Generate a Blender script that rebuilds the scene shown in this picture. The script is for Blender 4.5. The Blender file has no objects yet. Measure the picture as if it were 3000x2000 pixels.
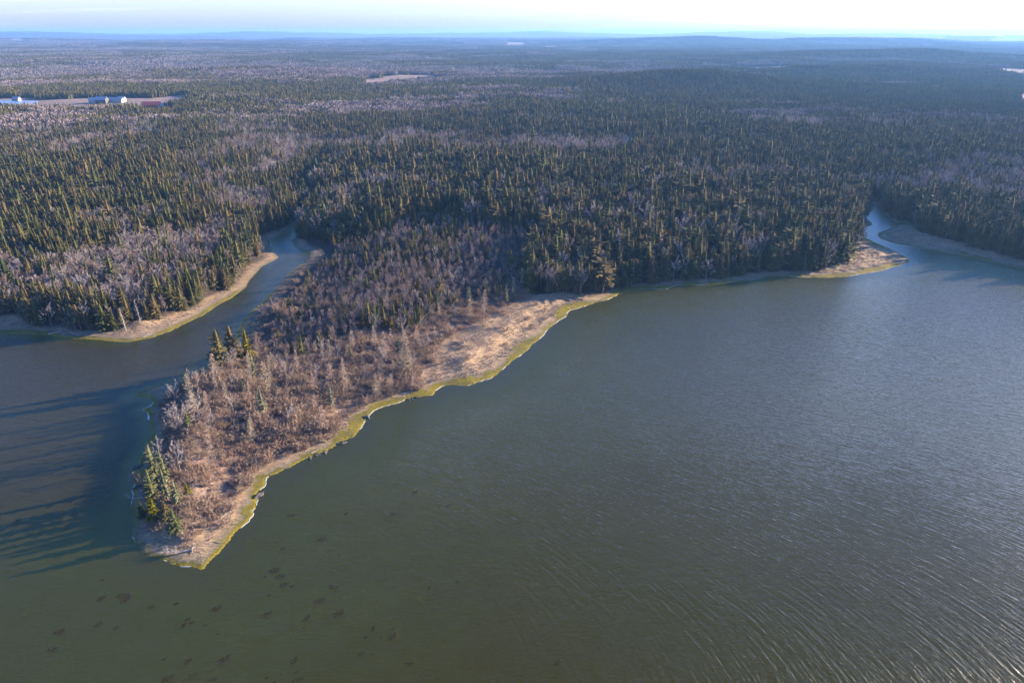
import bpy, math, random
import numpy as np
from mathutils import Vector, Matrix, Euler

# ---------------------------------------------------------------- camera, sky, sun
scene = bpy.context.scene
R = math.radians
CAM_Z = 110.0
cam_data = bpy.data.cameras.new('camera')
cam_data.sensor_width = 36.0
cam_data.lens = 24.0
cam_data.clip_start = 1.0
cam_data.clip_end = 80000.0
camera = bpy.data.objects.new('camera', cam_data)
scene.collection.objects.link(camera)
camera.location = (0, 0, CAM_Z)
camera.rotation_euler = (R(90 - 24.32), 0, 0)
scene.camera = camera

SUN_AZ, SUN_EL = 67.0, 13.5            # degrees clockwise from +Y, above the horizon
world = bpy.data.worlds.new('World')
scene.world = world
world.use_nodes = True
wn, wl = world.node_tree.nodes, world.node_tree.links
wn.clear()
sky = wn.new('ShaderNodeTexSky')
sky.sky_type = 'NISHITA'
sky.sun_disc = False
sky.sun_elevation = R(SUN_EL)
sky.sun_rotation = R(SUN_AZ)
sky.altitude = 100
sky.air_density = 1.0
sky.dust_density = 0.8
sky.ozone_density = 4.5
bg = wn.new('ShaderNodeBackground')
bg.inputs['Strength'].default_value = 0.078
wout = wn.new('ShaderNodeOutputWorld')
# thin cirrus streaks over the whole sky
wtc = wn.new('ShaderNodeTexCoord')
wsep = wn.new('ShaderNodeSeparateXYZ')
wl.new(wtc.outputs['Generated'], wsep.inputs[0])
wdiv = wn.new('ShaderNodeMath'); wdiv.operation = 'ADD'; wdiv.inputs[1].default_value = 0.06
wl.new(wsep.outputs['Z'], wdiv.inputs[0])
wmx = wn.new('ShaderNodeMath'); wmx.operation = 'MAXIMUM'; wmx.inputs[1].default_value = 0.02
wl.new(wdiv.outputs[0], wmx.inputs[0])
px_ = wn.new('ShaderNodeMath'); px_.operation = 'DIVIDE'
py_ = wn.new('ShaderNodeMath'); py_.operation = 'DIVIDE'
wl.new(wsep.outputs['X'], px_.inputs[0]); wl.new(wmx.outputs[0], px_.inputs[1])
wl.new(wsep.outputs['Y'], py_.inputs[0]); wl.new(wmx.outputs[0], py_.inputs[1])
wcomb = wn.new('ShaderNodeCombineXYZ')
wl.new(px_.outputs[0], wcomb.inputs[0]); wl.new(py_.outputs[0], wcomb.inputs[1])
wmap = wn.new('ShaderNodeMapping'); wmap.inputs['Scale'].default_value = (0.22, 0.75, 1)
wmap.inputs['Rotation'].default_value = (0, 0, R(14))
wl.new(wcomb.outputs[0], wmap.inputs[0])
wnoi = wn.new('ShaderNodeTexNoise'); wnoi.inputs['Scale'].default_value = 1.0
wnoi.inputs['Detail'].default_value = 5; wnoi.inputs['Roughness'].default_value = 0.55
wl.new(wmap.outputs[0], wnoi.inputs['Vector'])
wramp = wn.new('ShaderNodeMapRange'); wramp.inputs[1].default_value = 0.56; wramp.inputs[2].default_value = 0.78
wl.new(wnoi.outputs[0], wramp.inputs[0])
wmul = wn.new('ShaderNodeMath'); wmul.operation = 'MULTIPLY'; wmul.inputs[1].default_value = 0.7
wl.new(wramp.outputs[0], wmul.inputs[0])
wmix = wn.new('ShaderNodeMix'); wmix.data_type = 'RGBA'; wmix.blend_type = 'SCREEN'
wsc = wn.new('ShaderNodeMix'); wsc.data_type = 'RGBA'; wsc.blend_type = 'MULTIPLY'
wsc.inputs[0].default_value = 1.0
wsc.inputs[7].default_value = (1.5, 1.42, 1.35, 1)
wl.new(sky.outputs[0], wsc.inputs[6])
wmix.blend_type = 'MIX'
wl.new(wmul.outputs[0], wmix.inputs[0])
wl.new(sky.outputs[0], wmix.inputs[6]); wl.new(wsc.outputs[2], wmix.inputs[7])
wtint = wn.new('ShaderNodeMix'); wtint.data_type = 'RGBA'; wtint.blend_type = 'MULTIPLY'
wtint.inputs[0].default_value = 1.0; wtint.inputs[7].default_value = (.62, .90, 1.38, 1)      # daylight white balance
wl.new(wmix.outputs[2], wtint.inputs[6]); whs = wn.new('ShaderNodeHueSaturation')                                   # milky air low in the sky, all round
wst = wn.new('ShaderNodeMapRange'); wst.interpolation_type = 'SMOOTHSTEP'
for k_, v_ in zip((1, 2, 3, 4), (.0, .30, .30, 1.0)): wst.inputs[k_].default_value = v_
wl.new(wsep.outputs['Z'], wst.inputs[0]); wl.new(wst.outputs[0], whs.inputs['Saturation'])
wl.new(wtint.outputs[2], whs.inputs['Color']); wl.new(whs.outputs[0], bg.inputs[0]); wl.new(bg.outputs[0], wout.inputs[0])

sun_data = bpy.data.lights.new('sun', 'SUN')
sun_data.energy = 5.0
sun_data.angle = R(0.53)
sun_data.color = (1.0, 0.80, 0.58)
sun = bpy.data.objects.new('sun', sun_data)
scene.collection.objects.link(sun)
sdir = Vector((math.sin(R(SUN_AZ)) * math.cos(R(SUN_EL)), math.cos(R(SUN_AZ)) * math.cos(R(SUN_EL)), math.sin(R(SUN_EL))))
sun.rotation_euler = sdir.to_track_quat('Z', 'Y').to_euler()
sun.location = (300, 120, 200)

vs = scene.view_settings
vs.view_transform = 'Standard'; vs.look = 'None'; vs.gamma = 1.0; vs.exposure = 2.1
vs.use_curve_mapping = False
cy = scene.cycles
cy.use_adaptive_sampling = True; cy.adaptive_threshold = .02; cy.adaptive_min_samples = 20
cy.use_denoising = True
cy.denoiser = 'OPENIMAGEDENOISE'
cy.max_bounces = 3; cy.diffuse_bounces = 1; cy.glossy_bounces = 2; cy.transmission_bounces = 2
cy.transparent_max_bounces = 6; cy.volume_bounces = 0
cy.sample_clamp_indirect = 4.0
cy.caustics_reflective = False; cy.caustics_refractive = False

# ---------------------------------------------------------------- measured plan of the place, metres
WATER = [(-1500,120),(-900,215),(-500,255),(-206.2,252),(-194.8,251.4),(-183.6,250.3),(-180,247.3),(-166.5,246),(-156.1,243.7),(-149.2,243.4),(-142.9,246.6),(-139.2,252.4),(-136.7,259.8),(-132.3,271),(-130.7,283.1),(-127.7,292.1),(-126.7,305.9),(-128.3,320.8),(-129.3,336.5),(-125.5,352.9),(-132.4,364.9),(-138,376.2),(-140.6,386.8),(-139.5,397.8),(-137.3,411.1),(-138.5,426.8),(-139.6,442.7),(-141.5,467.8),(-142.4,484.4),(-152.7,502.3),(-161.7,526.3),(-164.2,547),(-166.6,575.2),(-170.7,631.4),(-173.2,688.3),(-170.1,682.2),(-167.4,624.4),(-164.1,572.2),(-161.9,544.3),(-156.1,526.3),(-146.3,505.7),(-138.7,484.4),(-137.6,463.7),(-135.4,437.3),(-134,420),(-127.2,397.8),(-128.2,385.3),(-123.2,373.5),(-116.5,367.5),(-110.2,361.7),(-108.3,351.7),(-109.3,341.6),(-110.9,336.5),(-112.7,325),(-111.5,309.8),(-111.9,296.2),(-112,284.8),(-113,276.6),(-113.2,268),(-111.9,258.7),(-109.9,248.3),(-107.3,232.4),(-108.1,226.3),(-109.4,223.1),(-112.7,216.8),(-116.4,211.3),(-120.7,207.5),(-124.6,203.3),(-126.8,199.3),(-124.9,198.4),(-121.5,199.3),(-118.6,197.2),(-116.4,194.2),(-116.4,192.7),(-117.8,190.5),(-115.7,189),(-113,183.3),(-110.1,179.1),(-107.6,174.4),(-106.3,170.2),(-105.6,165.9),(-105.2,162.4),(-103.7,158.1),(-102.2,153.9),(-100.4,148.9),(-98,143.1),(-96.5,140.1),(-94.1,136.6),(-92.9,133.4),(-90.9,129.8),(-89.1,127.5),(-85.9,124.9),(-81.6,122.3),(-77.9,121),(-74.6,120.2),(-72.4,120.2),(-70.3,118.7),(-69.4,118.8),(-69.1,120.6),(-68.5,122.8),(-67.7,125.3),(-67.5,128.7),(-67.1,131.8),(-66,134.5),(-65.2,137.9),(-66,139.7),(-65.5,140.9),(-65.8,143.5),(-66.8,145.4),(-67,147.3),(-66.3,150.1),(-66.8,153.5),(-65.6,155),(-63.5,157.1),(-61.5,158.2),(-60.1,160.9),(-58.2,163.1),(-55,165.9),(-51.5,169.2),(-49.5,172.4),(-46.9,174.4),(-46.2,179.9),(-46,186),(-44.2,190.3),(-41.7,192.5),(-38.1,194.5),(-34.6,197.7),(-30.4,199.1),(-26.8,200.5),(-25.7,204.3),(-23.9,206.5),(-20.1,207.8),(-15.5,206.5),(-11.8,209.3),(-7.6,211.8),(-4.7,216),(0.1,225.7),(3.5,230.9),(7.5,239.5),(11.2,247),(13.5,252.4),(16.6,259.4),(22.3,268.7),(24.7,275.4),(29.5,279),(35.9,284.4),(44,290.4),(47.3,294.4),(52.5,299.4),(61,303.5),(67.8,303.5),(72.8,303.5),(77.3,308.3),(85.8,308.3),(95,310.3),(107.5,313.7),(117,316.2),(126.5,321.9),(136.5,322.4),(144.7,320.3),(156.2,319.8),(165.9,321.4),(176.9,326.1),(186.3,329.3),(197.8,337.6),(209.8,345.1),(212.3,352.3),(211.8,362.3),(210.1,374.9),(208.7,386),(207.2,394.8),(209.1,401.6),(215.4,411.1),(227.3,421.7),(229.8,432),(230.5,438.2),(239.8,451.1),(251.4,469.8),(260.7,486.6),(261.7,486.6),(255.9,471.8),(251.6,457.8),(247,440.9),(246.2,424.2),(230.5,410.3),(222,404),(218.2,397.8),(215.4,390.4),(218.3,380.4),(222.6,375.6),(229.3,372.8),(238.2,364.9),(246.1,356),(253.2,346.9),(262.4,334.3),(352.4,289.3),(512.4,214.3),(1500,-100),(1500,-900),(-1500,-900)]
PEN = [(-170.1,682.2),(-167.4,624.4),(-164.1,572.2),(-161.9,544.3),(-156.1,526.3),(-146.3,505.7),(-138.7,484.4),(-137.6,463.7),(-135.4,437.3),(-134,420),(-127.2,397.8),(-128.2,385.3),(-123.2,373.5),(-116.5,367.5),(-110.2,361.7),(-108.3,351.7),(-109.3,341.6),(-110.9,336.5),(-112.7,325),(-111.5,309.8),(-111.9,296.2),(-112,284.8),(-113,276.6),(-113.2,268),(-111.9,258.7),(-109.9,248.3),(-107.3,232.4),(-108.1,226.3),(-109.4,223.1),(-112.7,216.8),(-116.4,211.3),(-120.7,207.5),(-124.6,203.3),(-126.8,199.3),(-124.9,198.4),(-121.5,199.3),(-118.6,197.2),(-116.4,194.2),(-116.4,192.7),(-117.8,190.5),(-115.7,189),(-113,183.3),(-110.1,179.1),(-107.6,174.4),(-106.3,170.2),(-105.6,165.9),(-105.2,162.4),(-103.7,158.1),(-102.2,153.9),(-100.4,148.9),(-98,143.1),(-96.5,140.1),(-94.1,136.6),(-92.9,133.4),(-90.9,129.8),(-89.1,127.5),(-85.9,124.9),(-81.6,122.3),(-77.9,121),(-74.6,120.2),(-72.4,120.2),(-70.3,118.7),(-69.4,118.8),(-69.1,120.6),(-68.5,122.8),(-67.7,125.3),(-67.5,128.7),(-67.1,131.8),(-66,134.5),(-65.2,137.9),(-66,139.7),(-65.5,140.9),(-65.8,143.5),(-66.8,145.4),(-67,147.3),(-66.3,150.1),(-66.8,153.5),(-65.6,155),(-63.5,157.1),(-61.5,158.2),(-60.1,160.9),(-58.2,163.1),(-55,165.9),(-51.5,169.2),(-49.5,172.4),(-46.9,174.4),(-46.2,179.9),(-46,186),(-44.2,190.3),(-41.7,192.5),(-38.1,194.5),(-34.6,197.7),(-30.4,199.1),(-26.8,200.5),(-25.7,204.3),(-23.9,206.5),(-20.1,207.8),(-15.5,206.5),(-11.8,209.3),(-7.6,211.8),(-4.7,216),(0.1,225.7),(3.5,230.9),(7.5,239.5),(11.2,247),(13.5,252.4),(16.6,259.4),(22.3,268.7),(24.7,275.4),(29.5,279),(35.9,284.4),(44,290.4),(47.3,294.4),(52.5,299.4),(61,303.5),(67.8,303.5),(72.8,303.5),(77.3,308.3),(85.8,308.3),(95,310.3),(107.5,313.7),(117,316.2),(126.5,321.9),(136.5,322.4),(144.7,320.3),(156.2,319.8),(165.9,321.4),(176.9,326.1),(186.3,329.3),(197.8,337.6),(209.8,345.1),(212.3,352.3),(211.8,362.3),(210.1,374.9),(208.7,386),(207.2,394.8),(209.1,401.6),(215.4,411.1),(227.3,421.7),(229.8,432),(230.5,438.2),(239.8,451.1),(251.4,469.8),(260.7,486.6),(255.7,496.6),(-165.1,692.2)]
P2 = [(-104.6,337.1),(-106.6,358.3),(-96.6,373.5),(-83.7,378.3),(-74.2,385.5),(-64,402.8),(-43.1,412.4),(-20.3,396.6),(0,381.9),(19.4,376.2),(31.2,366.7),(12.9,355.1),(5.9,320.7),(4.7,296.2),(-9,278.8),(-22,272.7),(-29.7,261.2),(-35.1,247.1),(-46.7,243.8),(-59.7,242.2),(-64.5,234.2),(-66.4,221),(-73.8,221),(-80.3,222.4),(-91,221),(-99,229.7),(-104.6,245.4),(-107.3,263.1),(-107.3,283),(-108,310.5)]
P3 = [(-73.8,222.8),(-66.9,222.8),(-64.9,236.1),(-60,244.1),(-46.9,245.7),(-35.2,249.1),(-29.8,263.3),(-22,274.9),(-8.9,281),(4.9,298.5),(9.2,285.6),(27.7,254.6),(-20.7,178.2),(-69.2,112.4),(-102.2,137.7),(-136.2,199.8),(-107.2,241.2),(-99.4,230.3),(-91.4,222.5),(-80.9,223.9)]
STRIP_A = [(-257,264.3),(-214.2,264.3),(-208.3,266.2),(-197.7,258.8),(-186.5,254.1),(-171.3,251.7),(-160.3,251.7),(-157.1,253.4),(-147.1,264.3),(-139.2,276),(-137.1,293),(-129.8,307),(-131.9,322.2),(-129.6,343.4),(-132.8,356.8),(-136.4,369.8),(-145.3,396.3),(-122.9,352.9),(-125.2,326.6),(-121.7,297.1),(-127.5,275.8),(-133.4,255.2),(-140,240.2),(-146.3,237),(-177,240.2),(-240.4,243.4)]
STRIP_C = [(253.9,431.4),(240.6,394.6),(251.3,375.2),(259.7,358),(276.5,330.3),(259.6,306.4),(247.1,337.6),(224.8,364.9),(211.9,388.9),(218.9,407.9),(235.4,420)]
LAKE = [(8068.8,13894.9),(9085.4,13894.9),(5214.9,7903.7),(5390.4,9126.5)]
POND = [(-883,1176.9),(-804.8,1176.9),(-760.7,1160.1),(-714.6,1081.3),(-740.6,1066.3),(-805,1071.3)]
MARSH = [[(-30.9,197),(-30.5,207.9),(-27.5,218.3),(-28.9,226.8),(-26.3,238.8),(-20.9,247),(-13.9,255.5),(-4.4,270.3),(1.5,280.3),(9.2,286.7),(21.8,291.9),(40.8,294.5),(60.9,302.4),(58.9,291),(28.8,266.5),(0,213),(-22.6,198.2)],
 [(-76.2,125.8),(-74.6,130.5),(-72.3,134.9),(-69.6,141.6),(-66.9,145.2),(-63.8,143.7),(-63.6,134.3),(-67.8,115.9),(-71.2,116.9)],
 [(-57.2,161.5),(-53.4,167.6),(-52.5,180.9),(-49.5,189.2),(-43.9,191.4),(-42,187.1),(-44.2,171.2),(-49.6,164.1)],
 [(123.6,317),(150.1,324.8),(171.5,338.6),(187.4,359.7),(201.8,386.8),(214.2,394.2),(213.8,341.5),(171.7,309.5),(130.9,309.5)],
 [(-126.9,197),(-122.1,203.4),(-113,214.3),(-106.6,222.5),(-102.7,215.6),(-109.7,206.6),(-115.1,195.9)],
 [(-88.2,130.5),(-80.6,131.2),(-75.7,124.6),(-71.9,118.5),(-80.1,119.6),(-89,125.8)],
 [(-129.1,383.2),(-125.3,394.2),(-116.4,376.2),(-106.2,362.9),(-105,344.4),(-116.5,362.9)]]
FIELDS = [[(-354.1,1716.6),(-286.1,1912.8),(-191.7,1972.8),(-174.3,1734.7),(-258.1,1646.4),(-313.9,1513.8)],
 [(-939.6,1255.4),(-843.8,1236.4),(-770.3,1211.9),(-704.7,1218),(-597,1029.4),(-667.8,1049.1),(-711.1,1039.1),(-780.3,1039.1)],
 [(-707,1211.9),(-682.3,1230.2),(-653.1,1230.2),(-603.6,1211.9),(-498.1,996.5),(-538.4,1010.4),(-562.4,1010.4),(-591.3,1010.4)],
 [(-611.2,1230.2),(-600.6,1268.4),(-591,1330.2),(-521,1171.8),(-495.3,1039.1),(-512.9,1029.4)],
 [(-587.1,1154.6),(-537.7,1154.6),(-458.9,983.1),(-501.1,983.1)],
 [(1459.1,2254.2),(1569.3,2158.2),(1324.1,1818.2),(1232.2,1893.9)],
 [(942.6,1359.6),(1038.4,1374.7),(852.1,1124.1),(801.2,1147.5)],
 [(1065.9,2599.7),(1194.4,2739.2),(951.1,2204.8),(867.2,2123)],
 [(706.9,2337.2),(930.3,2381),(775.4,1993.3),(626.1,1976)],
 [(-63.5,6922.6),(127.1,6922.6),(108.6,5916.6),(-54.3,5916.6)],
 [(233.2,5971.8),(384.1,5971.8),(330.7,5139),(200.8,5139)],
 [(1521.7,3681.9),(1942.8,4090.1),(1645.6,3461.9),(1296.5,3134.6)],
 [(-5915,8781.8),(-5713.8,8781.8),(-4407.8,6768.2),(-4563,6768.2)]]


# ---------------------------------------------------------------- helpers
def smooth(a, b, x):
    t = np.clip((x - a) / (b - a), 0, 1)
    return t * t * (3 - 2 * t)

def _hash(ix, iy, seed):
    h = (ix.astype(np.int64) * 374761393 + iy.astype(np.int64) * 668265263 + seed * 1274126177) & 0xffffffff
    h = ((h ^ (h >> 13)) * 1274126177) & 0xffffffff
    return ((h ^ (h >> 16)) & 0xffff) / 65535.0

def vnoise(x, y, seed=0):
    ix, iy = np.floor(x), np.floor(y)
    fx, fy = x - ix, y - iy
    fx = fx * fx * (3 - 2 * fx); fy = fy * fy * (3 - 2 * fy)
    a, b = _hash(ix, iy, seed), _hash(ix + 1, iy, seed)
    c, d = _hash(ix, iy + 1, seed), _hash(ix + 1, iy + 1, seed)
    return (a + (b - a) * fx) * (1 - fy) + (c + (d - c) * fx) * fy

def fbm(x, y, seed=0, oct=4):
    s, a, t = 0.0, 1.0, 0.0
    for k in range(oct):
        s = s + a * vnoise(x * 2 ** k + 17.3 * k, y * 2 ** k - 9.1 * k, seed + k)
        t += a; a *= 0.5
    return s / t                      # 0..1, mean 0.5

def inside(poly, x, y):
    p = np.array(poly, float)
    res = np.zeros(x.shape, bool)
    x0, y0 = p.min(0); x1, y1 = p.max(0)
    m = (x >= x0) & (x <= x1) & (y >= y0) & (y <= y1)
    if not m.any():
        return res
    xs, ys = x[m], y[m]
    r = np.zeros(xs.shape, bool)
    q = np.roll(p, -1, 0)
    for (ax, ay), (bx, by) in zip(p, q):
        if ay == by: continue
        c = ((ay > ys) != (by > ys)) & (xs < (bx - ax) * (ys - ay) / (by - ay) + ax)
        r ^= c
    res[m] = r
    return res

def edge_dist(poly, x, y, closed=True):
    p = np.array(poly, float)
    q = np.roll(p, -1, 0)
    if not closed: p, q = p[:-1], q[:-1]
    out = np.full(x.shape, 1e12)
    for (ax, ay), (bx, by) in zip(p, q):
        dx, dy = bx - ax, by - ay
        l2 = dx * dx + dy * dy + 1e-9
        t = np.clip(((x - ax) * dx + (y - ay) * dy) / l2, 0, 1)
        d = (x - ax - t * dx) ** 2 + (y - ay - t * dy) ** 2
        np.minimum(out, d, out=out)
    return np.sqrt(out)

def shore_dist(x, y):
    """metres inland (+) or off shore (-) of the water's edge"""
    d = np.full(x.shape, 2000.0)
    m = (np.abs(x) < 1600) & (y < 1000) & (y > -1000)
    xs, ys = x[m], y[m]
    dd = edge_dist(WATER, xs, ys)
    dd = np.where(inside(WATER, xs, ys), -dd, dd)
    near = np.clip(1 - np.abs(dd) / 12, 0, 1)
    dd = dd + near * (1.5 * (fbm(xs / 5.0, ys / 5.0, 5, 3) - 0.5) + 0.5 * (vnoise(xs / 1.1, ys / 1.1, 9) - 0.5))
    d[m] = dd
    return d

def height(x, y, d):
    r = np.hypot(x, y)
    dp = np.maximum(d, 0)
    land = 0.75 * (1 - np.exp(-dp / 5.0)) + 1.9 * smooth(7, 16, dp) + 2.0 * smooth(18, 70, dp)
    land = land + smooth(30, 190, dp) * 14 * np.clip(fbm(x / 230., y / 230., 31, 3) - 0.3, 0, 1)
    land = land + 0.5 * smooth(3, 12, dp) * (fbm(x / 6., y / 6., 3, 3) - 0.5)
    gap = 1 - .9 * np.exp(-((np.arctan2(x, y) - .60) / .055) ** 2) * smooth(4000, 7000, r) * smooth(15500, 13800, r)     # valley of the far lake
    land = land + smooth(900, 2600, r) * 30 * np.clip(fbm(x / 900., y / 900., 51, 4) - 0.42, 0, 1)
    land = land + gap * smooth(2600, 9500, r) * (120 * np.clip(fbm(x / 2300., y / 1500., 61, 4) - 0.38, 0, 1))
    for hx, hy, sx, sy, hh in ((340, 1500, 210, 110, 26), (900, 1900, 260, 120, 18), (1400, 2900, 500, 200, 30), (3900, 7600, 700, 400, 45), (5900, 7700, 600, 400, 34),
                               (1250, 6400, 900, 350, 45), (-2200, 5200, 1200, 300, 25), (2600, 6000, 800, 300, 40), (-700, 1900, 300, 90, 10)):
        land = land + hh * np.exp(-((x - hx) / sx) ** 2 - ((y - hy) / sy) ** 2)
    az = np.arctan2(x, y)
    ridge = 58 + 60 * (fbm(az * 9 + 3, r / 5000., 71, 5) - 0.5) - 22 * smooth(0.15, 0.7, az)
    ridge = ridge + 38 * np.exp(-((az + 0.60) / 0.075) ** 2) + 14 * np.exp(-((az + 0.02) / 0.12) ** 2)
    land = land + gap * smooth(10500, 15500, r) * ridge
    xa = -86.5 - (y - 128) * .13                                             # low bluff along the west side of the tip
    land = land + 2.4 * np.exp(-((x - xa) / 7.5) ** 2) * smooth(4.5, 8.0, dp) * smooth(235, 205, y) * smooth(116, 128, y)
    bed = -0.06 - 0.07 * np.minimum(-d, 12) - 0.02 * np.clip(-d - 12, 0, 80)
    return np.where(d > 0, land + 0.03, bed)

def new_mesh(name, verts, faces, mats=(), mat_idx=None, shade_smooth=False):
    me = bpy.data.meshes.new(name)
    verts = np.asarray(verts, np.float32); faces = np.asarray(faces, np.int32)
    n, k = faces.shape
    me.vertices.add(len(verts)); me.vertices.foreach_set('co', verts.ravel())
    me.loops.add(n * k); me.loops.foreach_set('vertex_index', faces.ravel())
    me.polygons.add(n)
    me.polygons.foreach_set('loop_start', np.arange(0, n * k, k, dtype=np.int32))
    if mat_idx is not None: me.polygons.foreach_set('material_index', np.asarray(mat_idx, np.int32))
    me.polygons.foreach_set('use_smooth', np.full(n, shade_smooth))
    for m in mats: me.materials.append(m)
    me.update(calc_edges=True)
    return me

def link(o, parent=None):
    scene.collection.objects.link(o)
    if parent is not None: o.parent = parent
    return o

def tag(o, label=None, cat=None, group=None, kind=None):
    if label: o['label'] = label
    if cat: o['category'] = cat
    if group: o['group'] = group
    if kind: o['kind'] = kind
    return o

# ---------------------------------------------------------------- materials
def mat(name):
    m = bpy.data.materials.new(name); m.use_nodes = True
    m.node_tree.nodes.clear()
    return m, m.node_tree.nodes, m.node_tree.links

def mixc(n, l, fac, a, b, blend='MIX'):
    x = n.new('ShaderNodeMix'); x.data_type = 'RGBA'; x.blend_type = blend
    for sock, v in ((0, fac), (6, a), (7, b)):
        if isinstance(v, bpy.types.NodeSocket): l.new(v, x.inputs[sock])
        elif isinstance(v, (int, float)): x.inputs[sock].default_value = v
        else: x.inputs[sock].default_value = (*v, 1)
    return x.outputs[2]

def mth(n, l, op, a, b=None, c=None):
    x = n.new('ShaderNodeMath'); x.operation = op
    for k, v in enumerate((a, b, c)):
        if v is None: continue
        if isinstance(v, bpy.types.NodeSocket): l.new(v, x.inputs[k])
        else: x.inputs[k].default_value = v
    return x.outputs[0]

def rng_(n, l, v, a, b, c=0.0, d=1.0):
    x = n.new('ShaderNodeMapRange')
    l.new(v, x.inputs[0])
    for k, q in zip((1, 2, 3, 4), (a, b, c, d)): x.inputs[k].default_value = q
    return x.outputs[0]

def noise(n, l, vec, scale, detail=4, rough=0.55):
    x = n.new('ShaderNodeTexNoise')
    x.inputs['Scale'].default_value = scale; x.inputs['Detail'].default_value = detail
    x.inputs['Roughness'].default_value = rough
    if vec is not None: l.new(vec, x.inputs['Vector'])
    return x.outputs[0]

def plant_mat(name, cols, rough=0.85, noise_scale=1.6, spec=0.1):
    """foliage or bark: hue drifts from plant to plant and along each one"""
    m, n, l = mat(name)
    oi = n.new('ShaderNodeObjectInfo'); tc = n.new('ShaderNodeTexCoord')
    ramp = n.new('ShaderNodeValToRGB')
    e = ramp.color_ramp.elements
    while len(e) < len(cols): e.new(0.5)
    for k, c in enumerate(cols):
        e[k].position = k / max(1, len(cols) - 1); e[k].color = (*c, 1)
    l.new(oi.outputs['Random'], ramp.inputs[0])
    nz = noise(n, l, tc.outputs['Object'], noise_scale, 3)
    v = rng_(n, l, nz, 0.25, 0.75, 0.6, 1.4)
    hsv = n.new('ShaderNodeHueSaturation')
    l.new(ramp.outputs[0], hsv.inputs['Color']); l.new(v, hsv.inputs['Value'])
    b = n.new('ShaderNodeBsdfPrincipled')
    b.inputs['Roughness'].default_value = rough
    b.inputs['Specular IOR Level'].default_value = spec
    l.new(hsv.outputs[0], b.inputs['Base Color'])
    o = n.new('ShaderNodeOutputMaterial'); l.new(b.outputs[0], o.inputs[0])
    return m

M_SPRUCE = plant_mat('spruce_needles', [(.040, .052, .020), (.066, .068, .024), (.090, .073, .030), (.110, .080, .036), (.060, .066, .022), (.085, .076, .026)])
M_CEDAR = plant_mat('cedar_needles', [(.10, .095, .012), (.13, .105, .014)])
M_LICHEN = plant_mat('lichen_needles', [(.115, .116, .062), (.14, .135, .078), (.085, .093, .034)])
M_TWIG = plant_mat('grey_twigs', [(.33, .28, .255), (.40, .345, .315), (.29, .245, .225), (.36, .305, .275)], noise_scale=.6)
M_MAUVE = plant_mat('mauve_twigs', [(.25, .18, .155), (.29, .215, .185), (.22, .165, .14), (.28, .22, .18)], noise_scale=.6)
M_TAN = plant_mat('tan_twigs', [(.40, .29, .205), (.45, .325, .235), (.36, .29, .18), (.38, .28, .21)], noise_scale=.8)
M_BARK = plant_mat('grey_bark', [(.19, .165, .15), (.25, .22, .20), (.16, .135, .12)], noise_scale=3)
M_BIRCH = plant_mat('pale_bark', [(.38, .33, .30), (.46, .41, .38)], noise_scale=3)
M_DRIFT = plant_mat('driftwood', [(.30, .27, .245), (.38, .345, .31), (.25, .225, .21)], noise_scale=4)
M_BRUSH = plant_mat('brush_twigs', [(.29, .19, .13), (.35, .255, .175), (.25, .175, .13), (.39, .29, .195), (.28, .18, .13)], noise_scale=.8)
M_STRAW = plant_mat('straw', [(.40, .295, .19), (.46, .35, .24), (.33, .25, .18), (.24, .19, .15)], noise_scale=2)
M_WEED = plant_mat('rockweed', [(.20, .165, .012), (.25, .20, .014), (.13, .12, .014), (.10, .085, .02)], rough=.5, spec=.3)
M_SEA = plant_mat('eelgrass', [(.012, .014, .008), (.02, .022, .01)])
M_ROCK = plant_mat('dark_rock', [(.07, .065, .06), (.11, .10, .09)], noise_scale=2)

def tile_mat():
    m, n, l = mat('distant_canopy')
    at = n.new('ShaderNodeAttribute'); at.attribute_name = 'tint'; at.attribute_type = 'GEOMETRY'
    oi = n.new('ShaderNodeObjectInfo')
    hsv = n.new('ShaderNodeHueSaturation'); l.new(at.outputs['Color'], hsv.inputs['Color'])
    l.new(rng_(n, l, oi.outputs['Random'], 0, 1, .8, 1.2), hsv.inputs['Value'])
    b = n.new('ShaderNodeBsdfDiffuse'); l.new(hsv.outputs[0], b.inputs[0])
    o = n.new('ShaderNodeOutputMaterial'); l.new(b.outputs[0], o.inputs[0])
    return m
M_TILE = tile_mat()

def plain_mat(name, col, rough=.7, var=.15, scale=2.0):
    m, n, l = mat(name)
    tc = n.new('ShaderNodeTexCoord')
    nz = noise(n, l, tc.outputs['Object'], scale, 4)
    c = mixc(n, l, rng_(n, l, nz, .3, .7), [q * (1 - var) for q in col], [min(1, q * (1 + var)) for q in col])
    b = n.new('ShaderNodeBsdfPrincipled'); b.inputs['Roughness'].default_value = rough
    l.new(c, b.inputs['Base Color'])
    o = n.new('ShaderNodeOutputMaterial'); l.new(b.outputs[0], o.inputs[0])
    return m

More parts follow.
